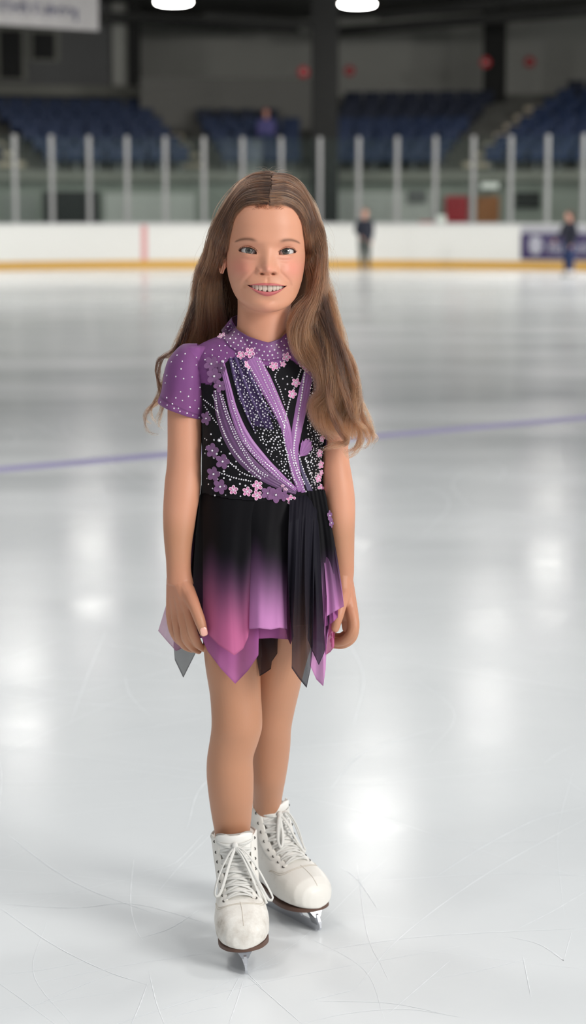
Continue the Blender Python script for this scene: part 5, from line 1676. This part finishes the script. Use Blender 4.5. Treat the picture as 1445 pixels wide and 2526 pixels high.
# ---- hairline: fine strands that start along the forehead edge and sweep to the sides
for sgn, HL, IN in ((-1, [(661, 509), (634, 509), (606, 516), (579, 541), (560, 584)], LI), (1, [(663, 509), (698, 511), (729, 525), (749, 556), (756, 598)], RI)):
    hl = crom(HL, 60)
    for k in range(800):
        t = HRnd.random(); i = int(t * 59)
        x, y = hl[i] + np.array((HRnd.uniform(-2, 2), HRnd.uniform(-9, 2.5) if HRnd.random() < .7 else HRnd.uniform(0, 8)))
        n = 9; ln = HRnd.uniform(34, 75); pts = []
        # run along the inner path, easing outwards
        tang = hl[min(i + 1, 59)] - hl[max(i - 1, 0)]; tang /= np.linalg.norm(tang)
        out = np.array((tang[1], -tang[0])) * (1 if sgn > 0 else -1)
        d = tang * .75 + out * .75; d /= np.linalg.norm(d)
        q = np.array((x, y))
        for s_ in range(n):
            pts.append(dome_hit(q[0], q[1], .0, .6 + 3.6 * s_ / n))
            q = q + d * ln / n; d = d * .86 + (tang * .6 + np.array((0, .5))) * .24; d /= np.linalg.norm(d)
        strands.append(np.array(pts)); srad.append((.00015, .00010))
# ---- flyaways over the crown
for k in range(90):
    x0 = HRnd.gauss(2, 22); y0 = HRnd.uniform(-50, 50)
    q = max(.02, 1 - (x0 / SA[0]) ** 2 - ((y0 - SC[1]) / SA[1]) ** 2) ** .5
    p = np.array((x0, y0, SC[2] + (SA[2] + 9) * q))
    d = np.array((HRnd.gauss(.25 * np.sign(x0), .55), HRnd.gauss(0, .4), HRnd.uniform(.25, .8))); d /= np.linalg.norm(d)
    ln = HRnd.uniform(12, 34); pts = []
    for s in np.linspace(0, 1, 9):
        pts.append(p + d * ln * s + np.array((np.sign(d[0]) * 10 * s * s, 0, -ln * .55 * s * s)))
    strands.append(h2w(np.array(pts))); srad.append((.00009, .00005))
for sgn in (-1, 1):
    for k in range(32):
        y = HRnd.uniform(500, 760); x = (548 - (y - 500) * .24) if sgn < 0 else (776 + (y - 500) * .14)
        p = np.array(P(x, y, .03)); ln = HRnd.uniform(.03, .09); pts = []
        a = HRnd.uniform(.5, 1.3)
        for s in np.linspace(0, 1, 12):
            pts.append(p + np.array((sgn * (ln * .45 * math.sin(s * 2.2) * a), 0, -ln * s * 1.2)))
        strands.append(np.array(pts)); srad.append((.00009, .00005))

tone_ = tones + [0.0] * (len(strands) - len(tones))
hair = strand_object('hair', strands, .0002, .0001, M_hair, girl, radii=srad, tone=tone_)
hair['label'] = 'long wavy brown hair with a middle parting'

# the mass of hair under the outer strands
def hair_mass():
    mb = MB()
    rings = []
    n = 40
    for i in range(26):
        t = i / 25; th = .02 + t * 2.05; ring = []
        for k in range(n):
            ph = 2 * PI * k / n                       # 0 front
            fr = max(0, math.cos(ph)) ** .8
            thm = th * (1 - .50 * fr)                            # stops at the hairline in front
            e = 1.012 + .10 * max(0, math.sin(th)) * (1 - fr) * min(1, th)
            ring.append(dome(ph, thm, e))
        rings.append(ring)
    mb.loft(rings, cap=(True, False)); mb.v = [tuple(v) for v in h2w(np.array(mb.v))]
    def slab(rows):
        """rows: (py, xl, xr, Yc, dy)"""
        mb.loft([hring(*r, n=20) for r in rows])
    slab([(560, 545, 556, .07, .02), (620, 532, 548, .085, .03), (690, 514, 548, .095, .03), (750, 500, 562, .105, .03), (810, 478, 572, .118, .025), (860, 462, 560, .125, .02), (940, 450, 540, .11, .012)])
    slab([(560, 768, 776, .05, .02), (620, 772, 786, .035, .03), (690, 774, 795, .012, .03), (745, 764, 806, -.014, .022), (806, 748, 832, -.036, .016), (860, 764, 850, -.058, .010), (930, 796, 864, -.074, .007), (1000, 806, 868, -.078, .005), (1040, 828, 868, -.079, .003)])
    slab([(540, 585, 740, .08, .03), (700, 530, 780, .09, .03), (820, 500, 800, .11, .02), (940, 490, 800, .125, .012)])
    return gbuild(mb, 'hair_mass', M_scalp, hair)
hair_mass()
# ================================================================ skates
def boot_leather():
    m, nt, b, out = new_mat('white_boot_leather')
    N = nt.nodes; L = nt.links
    tc = N.new('ShaderNodeTexCoord')
    n1 = N.new('ShaderNodeTexNoise'); n1.inputs['Scale'].default_value = 16; n1.inputs['Detail'].default_value = 9; n1.inputs['Roughness'].default_value = .7
    L.new(tc.outputs['Object'], n1.inputs['Vector'])
    sx = N.new('ShaderNodeSeparateXYZ'); L.new(tc.outputs['Object'], sx.inputs['Vector'])
    toe = N.new('ShaderNodeMapRange'); toe.inputs['From Min'].default_value = -.06; toe.inputs['From Max'].default_value = -.14; toe.inputs['To Min'].default_value = 0; toe.inputs['To Max'].default_value = .12
    L.new(sx.outputs['Y'], toe.inputs['Value'])
    ad = N.new('ShaderNodeMath'); L.new(n1.outputs['Fac'], ad.inputs[0]); L.new(toe.outputs['Result'], ad.inputs[1])
    cr = N.new('ShaderNodeValToRGB')
    e = cr.color_ramp.elements
    e[0].position = .56; e[0].color = (*srgb(226, 223, 216), 1); e[1].position = .86; e[1].color = (*srgb(150, 138, 124), 1)
    k = e.new(.70); k.color = (*srgb(208, 202, 193), 1)
    L.new(ad.outputs['Value'], cr.inputs['Fac']); L.new(cr.outputs['Color'], b.inputs['Base Color'])
    b.inputs['Roughness'].default_value = .42; b.inputs['Specular IOR Level'].default_value = .45
    n2 = N.new('ShaderNodeTexNoise'); n2.inputs['Scale'].default_value = 420; L.new(tc.outputs['Object'], n2.inputs['Vector'])
    bp = N.new('ShaderNodeBump'); bp.inputs['Strength'].default_value = .15; bp.inputs['Distance'].default_value = .001
    L.new(n2.outputs['Fac'], bp.inputs['Height']); L.new(bp.outputs['Normal'], b.inputs['Normal'])
    return m
M_boot = boot_leather()
M_tongue = mat('white_tongue_leather', srgb(232, 230, 225), .5, var=.04, scale=60)
M_lining = mat('grey_boot_piping', srgb(168, 162, 156), .7)
M_inner = mat('boot_inside', srgb(120, 112, 104), .9)
M_lace = mat('white_cotton_lace', srgb(226, 225, 220), .85, var=.08, scale=400, bump=.6, bscale=1500)
M_sole = mat('brown_leather_sole', srgb(92, 66, 54), .5, var=.12, scale=60)
M_thread = mat('beige_stitching', srgb(198, 189, 176), .8)
M_eyelet = mat('dark_eyelet', srgb(64, 60, 56), .35, metal=.5)
M_chrome = mat('polished_blade_steel', srgb(205, 206, 210), .16, metal=1.0, var=.03)
M_chrome2 = mat('brushed_blade_steel', srgb(205, 207, 212), .36, metal=.75, var=.05)

FOOT = [(-.1590, .006, .074), (-.1565, .020, .086), (-.150, .0325, .097), (-.136, .0435, .108), (-.112, .0500, .117), (-.080, .0515, .127), (-.050, .0485, .142), (-.025, .0445, .158), (.0, .040, .165), (.03, .037, .16), (.06, .035, .15), (.08, .028, .13), (.088, .015, .12)]
def zs_(y): return .054 + .012 * sstep(-.05, .06, y)
def skate_parts(which, root_mat):
    """builds one skate in its own frame: toe to -Y, ice at z = 0"""
    def B(mb, name, m, parent, **k):
        mb.v = [tuple(root_mat @ Vector(p) - GIRL) for p in mb.v]
        return mb.build(name, m, parent, **k)
    # ---- upper
    mb = MB(); rings = []
    for y, hw, zt in FOOT:
        zb = float(zs_(y)) - .004; ring = []
        for k in range(28):
            t = 2 * PI * k / 28; s, c = math.sin(t), math.cos(t)
            x = hw * math.copysign(abs(s) ** .82, s)
            z = zb + (zt - zb) * (.42 + (.58 * abs(c) ** .9 if c > 0 else -.42 * abs(c) ** .55))
            ring.append((x, y, z))
        rings.append(ring)
    mb.loft(rings)
    rings = []
    for z, yc, ly, hw in [(.066, .036, .052, .034), (.09, .034, .055, .0365), (.12, .031, .056, .0375), (.15, .031, .054, .038), (.18, .037, .0505, .0400), (.20, .040, .0500, .0415), (.214, .041, .0505, .0425)]:
        rings.append([(hw * math.copysign(abs(math.sin(t)) ** .9, math.sin(t)), yc - ly * math.copysign(abs(math.cos(t)) ** .9, math.cos(t)), z + .004 * -math.cos(t)) for t in np.linspace(0, 2 * PI, 28, endpoint=False)])
    mb.loft(rings)
    me = remesh(mb, .0018, 14, .5)
    V = mesh_np(me)
    bvh = BVHTree.FromPolygons([Vector(v) for v in V], [tuple(p.vertices) for p in me.polygons])
    me.materials.append(M_boot); me.polygons.foreach_set('use_smooth', [True] * len(me.polygons))
    me.transform(Matrix.Translation(-GIRL) @ root_mat)
    boot = link('ice_skate', me, girl)
    boot['label'] = which
    # leather pattern is laid in the boot's own frame
    def top(x, y, lift=0.0):
        """surface of the boot reached from in front and above"""
        h = bvh.ray_cast(Vector((x, y, .5)), Vector((0, 0, -1)))
        return (h[0] + h[1] * lift, h[1]) if h[0] is not None else (Vector((x, y, .12)), Vector((0, -.6, .8)))
    # front profile of the instep, as (y, z) of the centre line
    prof = [(-.084, .124), (-.066, .131), (-.048, .142), (-.034, .154), (-.025, .168), (-.020, .184), (-.0165, .200), (-.0165, .216), (-.019, .230)]
    pr = crom([(0, a, b) for a, b in prof], 60)
    def inst(u, x):
        """point over the instep: u 0 at the toe end .. 1 at the top, x across"""
        i = u * 59; a = int(min(58, i)); f = i - a
        p = pr[a] * (1 - f) + pr[a + 1] * f
        t = pr[a + 1] - pr[a]; t /= np.linalg.norm(t); n = np.array((0, -t[2], t[1]))
        if n[1] > 0: n = -n
        hw = .047 - .007 * u
        fall = 1 - math.sqrt(max(0, 1 - min(.98, (x / hw)) ** 2)) if abs(x) < hw else 1
        return p + np.array((x, 0, 0)) - n * fall * .036, n
    # ---- tongue
    mb = MB(); rows = []
    for i in range(40):
        u = .05 + .95 * i / 39; row = []
        wd = .020 + .013 * sstep(.55, .95, u); 
        if u > .95: wd *= math.sqrt(max(.15, 1 - ((u - .95) / .055) ** 2))
        for k in range(17):
            s = -1 + 2 * k / 16
            p, n = inst(u, s * wd)
            row.append(p + n * (.0042 - .003 * abs(s) ** 3 + .0012 * sstep(.8, .95, u)))
        rows.append(row)
    mb.loft(rows, closed_u=False)
    o = B(mb, 'tongue', M_tongue, boot, recalc=False); sd = o.modifiers.new('s', 'SOLIDIFY'); sd.thickness = .006; sd.offset = 0
    # piping along the tongue's edge and round the cuff
    pp = MB(); path = [inst(u, -(.020 + .013 * sstep(.55, .95, u)))[0] for u in np.linspace(.72, .96, 10)] + [inst(.995, s * .024)[0] + np.array((0, -.003, .001)) for s in np.linspace(-1, 1, 9)] + [inst(u, (.020 + .013 * sstep(.55, .95, u)))[0] for u in np.linspace(.96, .72, 10)]
    pp.tube([tuple(q) for q in crom(path, 50)], .0016, 8)
    ring = [(.0425 * math.sin(t), .041 - .0495 * math.cos(t), .2135 - .004 * math.cos(t)) for t in np.linspace(.62, 2 * PI - .62, 50)]
    pp.tube(ring, .0026, 8)
    B(pp, 'piping', M_lining, boot)
    ins = MB(); ins.loft([[(.038 * math.sin(t), .041 - .045 * math.cos(t), .2125) for t in np.linspace(0, 2 * PI, 30, endpoint=False)], [(.034 * math.sin(t), .041 - .041 * math.cos(t), .206) for t in np.linspace(0, 2 * PI, 30, endpoint=False)]])
    B(ins, 'lining', M_inner, boot)
    # stitched emblem on the tongue: a pair of wings over a small shield, in raised thread
    em = MB()
    def tp(x, u, l=.0062):
        p, n = inst(u, x); return tuple(p + n * l)
    for sg in (-1, 1):
        for q in range(4):
            em.tube([tp(sg * .003, .885 - q * .012), tp(sg * .010, .895 - q * .011), tp(sg * (.020 - q * .003), .915 - q * .013)], .0005, 5)
    em.tube([tp(-.006, .87), tp(-.005, .84), tp(0, .825), tp(.005, .84), tp(.006, .87), tp(0, .88), tp(-.006, .87)], .0005, 5)
    B(em, 'tongue_emblem', M_thread, boot)
    # ---- facings with eyelets
    fx = lambda u: .0265 + .0085 * u
    for sg in (-1, 1):
        mb = MB(); rows = []
        for i in range(36):
            u = -.01 + .93 * i / 35; u_ = max(0, u); row = []
            for k in range(7):
                s = k / 6; x = sg * (fx(u_) - .004 + .013 * s)
                p, n = inst(u_, x); row.append(p + n * (.0042 * (1 - s ** 3) + .0006))
            rows.append(row if sg > 0 else row[::-1])
        mb.loft(rows, closed_u=False)
        o = B(mb, 'eyelet_facing', M_boot, boot, recalc=False)
        sd = o.modifiers.new('s', 'SOLIDIFY'); sd.thickness = .0022; sd.offset = 0
        for i in range(8):
            u = .02 + .86 * i / 7; p, n = inst(u, sg * (fx(u) + .003)); p = p + n * .0046
            a = Vector(n).orthogonal().normalized(); b = Vector(n).cross(a)
            e = MB(); e.tube([Vector(p) + (a * math.cos(t) + b * math.sin(t)) * .0024 for t in np.linspace(0, 2 * PI, 12, endpoint=False)], .0011, 6, closed=True)
            e.loft([[Vector(p) + (a * math.cos(t) + b * math.sin(t)) * .0022 for t in np.linspace(0, 2 * PI, 10, endpoint=False)], [Vector(p) + (a * math.cos(t) + b * math.sin(t)) * .0004 for t in np.linspace(0, 2 * PI, 10, endpoint=False)]])
            B(e, 'eyelet', M_eyelet, boot)
    # ---- laces: criss-cross over the tongue
    lc = MB()
    def strand(u0, x0, u1, x1, lift=.0085, r=.0026):
        pts = []; ups = []
        for t in np.linspace(0, 1, 9):
            u = u0 + (u1 - u0) * t; x = x0 + (x1 - x0) * t
            p, n = inst(u, x); k = .0052 + lift * math.sin(PI * t) ** .6 - .003
            pts.append(tuple(p + n * k)); ups.append(Vector(n))
        lc.tube(pts, r, 8, flat=.42, up=ups)
    us = [.02 + .86 * i / 7 for i in range(8)]
    for i in range(7):
        a, b = us[i], us[i + 1]
        strand(a, -(fx(a) + .003), b, fx(b) + .003, .0075); strand(a, fx(a) + .003, b, -(fx(b) + .003), .0092)
        if i in (0, 2, 5): strand(a, -(fx(a) + .003), a + .01, fx(a) + .003, .0062)
    strand(us[7], -(fx(us[7]) + .003), us[7] - .02, 0, .009); strand(us[7], fx(us[7]) + .003, us[7] - .02, 0, .009)
    B(lc, 'laces', M_lace, boot)
    # bow: knot, two loops and two ends
    bw = MB(); kp, kn = inst(us[7] - .02, 0); kp = kp + kn * .0125
    bw.ball(kp, (.0062, .005, .0068), 14, 10)
    def loop(pts, r=.0030):
        bw.tube([tuple(q) for q in crom(pts, 44)], r, 8, flat=.45)
    K = np.array(kp)
    if 'front' in which:
        loop([K, K + (-.016, -.010, -.016), K + (-.036, -.026, -.048), K + (-.046, -.034, -.078), K + (-.040, -.036, -.084), K + (-.029, -.030, -.066), K + (-.014, -.016, -.030), K + (0, -.003, -.002)])
        loop([K, K + (.018, -.008, -.010), K + (.038, -.022, -.040), K + (.056, -.032, -.080), K + (.062, -.036, -.098), K + (.053, -.038, -.098), K + (.040, -.034, -.070), K + (.018, -.016, -.030), K + (0, -.003, -.002)])
        loop([K, K + (.012, -.012, -.018), K + (.026, -.028, -.054), K + (.038, -.040, -.090), K + (.046, -.044, -.108)])
        loop([K, K + (.014, -.010, -.014), K + (.032, -.026, -.052), K + (.044, -.038, -.086), K + (.050, -.044, -.104)])
    else:
        loop([K, K + (-.006, -.008, -.012), K + (-.012, -.016, -.050), K + (-.006, -.024, -.084), K + (-.004, -.026, -.098)])
        loop([K, K + (.010, -.006, .004), K + (.024, -.012, -.022), K + (.034, -.020, -.062), K + (.040, -.022, -.076), K + (.034, -.026, -.078), K + (.020, -.022, -.050), K + (.008, -.010, -.014), K])
        loop([K, K + (.014, -.008, .003), K + (.030, -.014, -.030), K + (.036, -.022, -.070), K + (.034, -.026, -.086)])
        loop([K, K + (-.010, -.010, -.008), K + (-.020, -.020, -.044), K + (-.016, -.024, -.060), K + (-.008, -.020, -.040), K])
    B(bw, 'lace_bow', M_lace, boot)
    # ---- seams
    st = MB()
    def seam(pts, r=.00045):
        q = [top(x, y, .0003)[0] for x, y in crom(pts, 40)]; st.tube(q, r, 5)
    seam([(0, -.096), (.0015, -.115), (.002, -.135), (.002, -.152)])
    seam([(-.046, -.050), (-.043, -.085), (-.030, -.099), (0, -.103), (.030, -.099), (.043, -.085), (.046, -.050)])
    seam([(-.0455, -.052), (-.041, -.083), (-.029, -.0965), (0, -.100), (.029, -.0965), (.041, -.083), (.0455, -.052)])
    B(st, 'stitching', M_thread, boot)
    # ---- sole
    def outline(extra):
        hw = [(-.1555, .0), (-.1535, .016), (-.148, .028), (-.136, .039), (-.112, .0490), (-.082, .0510), (-.05, .047), (-.02, .038), (.01, .034), (.045, .036), (.072, .033), (.086, .022), (.091, .0)]
        c = crom([(x + (extra if x > .001 else 0), y) for y, x in hw], 40)
        return [tuple(q) for q in c] + [(-q[0], q[1]) for q in c[-2:0:-1]]
    so = MB(); ol = outline(-.0036); n = len(ol); rings = []
    for e, dz in ((.96, .0), (1.0, .0015), (1.0, .008), (.985, .0095)):
        rings.append([(x * e, y * (e if y < 0 else 1), float(zs_(y)) - .0110 + dz) for x, y in ol])
    so.loft(rings)
    hl = [(x * .92, y) for x, y in ol if y > .022]
    so.loft([[(x, y, .040) for x, y in hl], [(x * 1.04, y, .056) for x, y in hl]])
    B(so, 'sole', M_sole, boot, auto=.6)
    # ---- blade
    bl = MB()
    run = [(-.158, .010), (-.1535, .0035), (-.150, .0052), (-.147, .0015), (-.143, .0035), (-.138, .0010), (-.09, .0002), (-.02, .0), (.05, .0006), (.100, .0035), (.112, .008), (.110, .013), (.085, .0165), (.03, .0155), (-.04, .0155), (-.09, .017), (-.120, .018), (-.140, .022), (-.152, .026), (-.157, .020)]
    bl.prism(run, (0, 0, 0), (0, 1, 0), (0, 0, 1), (1, 0, 0), .0042)
    bl.prism([(-.157, .018), (-.150, .034), (-.138, .0425), (-.120, .0425), (-.128, .036), (-.138, .028), (-.138, .020)], (0, 0, 0), (0, 1, 0), (0, 0, 1), (1, 0, 0), .0052)
    bl.prism([(-.092, .0150), (-.082, .022), (-.076, .0425), (-.030, .0425), (-.044, .034), (-.054, .022), (-.052, .0145)], (0, 0, 0), (0, 1, 0), (0, 0, 1), (1, 0, 0), .0052)
    bl.prism([(.022, .0145), (.034, .022), (.036, .040), (.076, .040), (.068, .028), (.074, .015)], (0, 0, 0), (0, 1, 0), (0, 0, 1), (1, 0, 0), .0052)
    B(bl, 'blade', M_chrome2, boot, smooth=False)
    wd_ = MB()
    wd_.loft([[(-.0021, -.151, .014), (.0021, -.151, .014), (.0021, -.128, .014), (-.0021, -.128, .014)], [(-.006, -.149, .030), (.006, -.149, .030), (.006, -.124, .030), (-.006, -.124, .030)], [(-.0145, -.144, .0432), (.0145, -.144, .0432), (.0145, -.118, .0432), (-.0145, -.118, .0432)]])
    B(wd_, 'toe_stanchion', M_chrome, boot, smooth=False)
    pl = MB()
    fp = [(-.142, .008), (-.130, .022), (-.10, .030), (-.055, .028), (-.035, .016)]
    poly = [(x, y) for y, x in fp] + [(-x, y) for y, x in fp[::-1]]
    pl.prism(poly, (0, 0, .0432), (1, 0, 0), (0, 1, 0), (0, 0, 1), .0025)
    B(pl, 'mounting_plate', M_chrome, boot, smooth=False); pl = MB()
    poly = [(x, y) for y, x in [(.030, .014), (.05, .022), (.075, .02)]] + [(-x, y) for y, x in [(.075, .02), (.05, .022), (.030, .014)]]
    pl.prism(poly, (0, 0, .0395), (1, 0, 0), (0, 1, 0), (0, 0, 1), .0025)
    B(pl, 'mounting_plate', M_chrome, boot, smooth=False)
    return boot
toe = G(608, 2402)
ang = math.radians(3.2)
skate_parts('front white skate with a looped lace bow, toe to the camera', Matrix.Translation(toe) @ Matrix.Rotation(ang, 4, 'Z') @ Matrix.Rotation(math.radians(-4.6), 4, 'Y') @ Matrix.Translation(Vector((0, .146, 0))))
toe2 = G(784, 2297); heel2 = G(662, 2246)
ang2 = math.radians(31)
skate_parts('rear white skate turned out to the right, lace ends hanging', Matrix.Translation(toe2) @ Matrix.Rotation(ang2, 4, 'Z') @ Matrix.Rotation(math.radians(-4.5), 4, 'Y') @ Matrix.Translation(Vector((0, .146, 0))))
# ================================================================ people far behind
M_skin2 = mat('far_skin', srgb(214, 160, 140), .6, var=.03)
M_navy = mat('navy_jacket_cloth', srgb(24, 28, 44), .8, sheen=.1)
M_grey_pants = mat('grey_green_trousers', srgb(74, 80, 76), .8)
M_jeans = mat('blue_jeans_denim', srgb(34, 52, 92), .85)
M_hair2 = mat('dark_brown_hair', srgb(62, 44, 34), .7)
M_hair3 = mat('light_brown_hair', srgb(132, 104, 88), .7)
M_bootw = mat('far_white_boot', srgb(226, 226, 224), .5)
M_boott = mat('far_dark_boot', srgb(52, 48, 46), .5)
M_rose = mat('rose_knit_top', srgb(150, 60, 72), .85)
M_violet = mat('violet_jacket', srgb(84, 80, 130), .85)
def far_person(loc, rz, H, label, jacket, trousers, hairm, bootm, pose='stand', arms=None, boots=True, name='person'):
    s = H / 1.45
    def cap(mb, pts, rad, n=10):
        c = [Vector(p) for p in pts]
        mb.tube(c, rad, n)
        for p, r in ((c[0], rad[0]), (c[-1], rad[-1])): mb.ball(p, r, n, 6)
    arms = arms or [[(-.16, 0, 1.14), (-.205, .01, .92), (-.17, -.07, .73)], [(.16, 0, 1.14), (.205, .01, .92), (.17, -.07, .73)]]
    if pose == 'stand': legs = [[(-.075, 0, .72), (-.08, -.01, .42), (-.08, .01, .08)], [(.075, 0, .72), (.08, -.01, .42), (.09, .02, .08)]]
    else: legs = [[(-.08, 0, .50), (-.10, -.36, .50), (-.10, -.36, .08)], [(.08, 0, .50), (.10, -.36, .50), (.10, -.36, .08)]]
    dz = 0 if pose == 'stand' else -.24
    up = lambda p: (p[0], p[1], p[2] + dz)
    def fin(mb, name, m, parent, vox=.012):
        mb.v = [tuple(Vector(p) * s) for p in mb.v]
        me = remesh(mb, vox, 4); me.materials.append(m); me.polygons.foreach_set('use_smooth', [True] * len(me.polygons))
        return link(name, me, parent)
    body = MB()
    body.ball(up((0, -.01, 1.335)), (.074, .088, .105), 16, 12)
    body.ball(up((0, -.098, 1.325)), (.012, .016, .018), 8, 6)
    cap(body, [up((0, .005, 1.26)), up((0, .01, 1.16))], [.042, .048])
    cap(body, [up((0, .0, 1.08)), up((0, .0, .78))], [.08, .08])
    for a in arms:
        cap(body, [up(q) for q in a], [.038, .032, .024])
        h = Vector(up(a[-1])); d = (h - Vector(up(a[-2]))).normalized()
        cap(body, [h, h + d * .07], [.026, .022])
        for f in range(4): cap(body, [h + d * .06 + Vector(((f - 1.5) * .012, 0, 0)), h + d * .125 + Vector(((f - 1.5) * .012, -.012, 0))], [.008, .006], 6)
    for l in legs: cap(body, l, [.075, .052, .04])
    root = fin(body, name, M_skin2, None); root.location = loc; root.rotation_euler = (0, 0, rz)
    tag(root, label, 'person')
    j = MB(); rings = []
    for z, w, d in [(1.20, .07, .06), (1.16, .15, .08), (1.08, .17, .098), (.95, .158, .100), (.82, .155, .102), (.70, .165, .11)]:
        rings.append([up((w * math.sin(t), -d * math.cos(t), z)) for t in np.linspace(0, 2 * PI, 20, endpoint=False)])
    j.loft(rings)
    for a in arms: cap(j, [up(q) for q in a], [.056, .05, .038])
    fin(j, 'jacket', jacket, root)
    t_ = MB()
    for l in legs: cap(t_, [Vector(l[0]), Vector(l[1]), Vector(l[2]) + Vector((0, 0, .10))], [.098, .070, .056])
    t_.ball((0, 0, .74 + (dz if pose != 'stand' else 0)), (.16, .11, .10), 14, 8)
    fin(t_, 'trousers', trousers, root)
    hm = MB(); hm.ball(up((0, .012, 1.36)), (.084, .096, .100), 16, 10)
    cap(hm, [up((0, .075, 1.36)), up((0, .085, 1.22))], [.06, .05])
    me_cut = MB(); fin(hm, 'hair', hairm, root)
    for l in legs:
        f = Vector(l[2]); k = MB()
        rings = []
        for y, w, zt in [(-.17, .012, .075), (-.15, .036, .092), (-.09, .042, .11), (-.03, .040, .15), (.03, .040, .16), (.06, .03, .15)]:
            rings.append([(f.x + w * math.sin(t), f.y + y, (.06 + zt) / 2 + (zt - .05) / 2 * math.cos(t)) for t in np.linspace(0, 2 * PI, 14, endpoint=False)])
        k.loft(rings); cap(k, [(f.x, f.y + .01, .12), (f.x, f.y + .015, .21)], [.044, .046])
        b = fin(k, 'boot', bootm, root)
        if boots:
            q = MB(); q.prism([(-.17, .004), (.09, .004), (.09, .02), (.05, .05), (.02, .05), (.01, .02), (-.06, .02), (-.08, .055), (-.14, .055), (-.17, .02)], (f.x, f.y, 0), (0, 1, 0), (0, 0, 1), (1, 0, 0), .012)
            q.v = [tuple(Vector(p) * s) for p in q.v]; q.build('blade', M_steel, b, smooth=False)
    return root
g1 = G(899, 668); g2_ = G(1402, 684)
far_person((g1.x, g1.y, 0), .25, 1.40, 'distant blurred skater in navy jacket and grey trousers before the plain white boards', M_navy, M_grey_pants, M_hair3, M_boott,
           arms=[[(-.16, 0, 1.14), (-.22, .0, .93), (-.13, -.10, .80)], [(.16, 0, 1.14), (.19, .02, .93), (.14, -.06, .72)]])
far_person((g2_.x, g2_.y, 0), -1.0, 1.36, 'distant blurred skater in black jacket and blue jeans in front of the purple advertising panel', M_navy, M_jeans, M_hair2, M_bootw,
           arms=[[(-.16, 0, 1.14), (-.22, -.06, .95), (-.20, -.22, .82)], [(.16, 0, 1.14), (.21, .03, .93), (.17, -.05, .73)]])
# one spectator sitting in the short middle block
r_ = R0 + TREAD * 3 + .42; ph_ = phi_of(668, r_)
cand = [k for k in SEAT_SPOTS if k[0] == 2 and k[1] == 2]
best = min(cand, key=lambda k: abs(SEAT_SPOTS[k][1] - ph_))
sp, sph = SEAT_SPOTS[best]
far_person((sp.x + .10 * math.sin(-sph) * 0, sp.y - .06, sp.z + .05), -sph, 1.45, 'spectator in violet jacket sitting alone in the short middle seat block', M_violet, M_jeans, M_rose, M_boott, pose='sit', boots=False)
# ================================================================ light
W = bpy.data.worlds.new('hall_light'); scene.world = W; W.use_nodes = True
wn = W.node_tree.nodes; bg = wn['Background']
bg.inputs['Color'].default_value = (.94, .97, 1.0, 1); bg.inputs['Strength'].default_value = .45
def area(name, loc, target, size, power, color=(1, .98, .95), sy=None, shape='RECTANGLE'):
    l = bpy.data.lights.new(name, 'AREA'); l.energy = power; l.color = color; l.shape = shape; l.size = size
    if shape in ('RECTANGLE', 'ELLIPSE'): l.size_y = sy or size
    o = bpy.data.objects.new(name, l); col.objects.link(o); o.location = loc
    o.rotation_euler = (Vector(target) - Vector(loc)).to_track_quat('-Z', 'Y').to_euler()
    return o
# key light added out of view on the near right
area('window_daylight', (6.4, -5.6, 3.6), (-.05, 0, 1.1), 3.2, 600, (1, .975, .94), 3.0)
# unseen fill lights added overhead for the girl and near ice
for x in (-2.6, 3.4):
    for y in (-3.5, 1.5, 6.5):
        area('hall_lamp', (x, y, 6.3), (x, y, 0), .9, 62 if y < 5 else 80, (1, .98, .95), shape='DISK')
# unseen fill lights added at the sides to brighten the far half
for x in (-13, -9, 9, 13):
    for y in (18, 30, 40, 47):
        area('hall_lamp', (x, y, 6.3), (x * .6, y, 0), .9, 330, (1, .98, .95), shape='DISK')
scene.view_settings.view_transform = 'Standard'
scene.view_settings.look = 'None'
scene.view_settings.exposure = 0.0
scene.view_settings.gamma = 1.0
scene.view_settings.use_curve_mapping = False
scene.cycles.use_denoising = True
scene.cycles.max_bounces = 8
scene.cycles.transparent_max_bounces = 24
scene.cycles.sample_clamp_indirect = 6.0
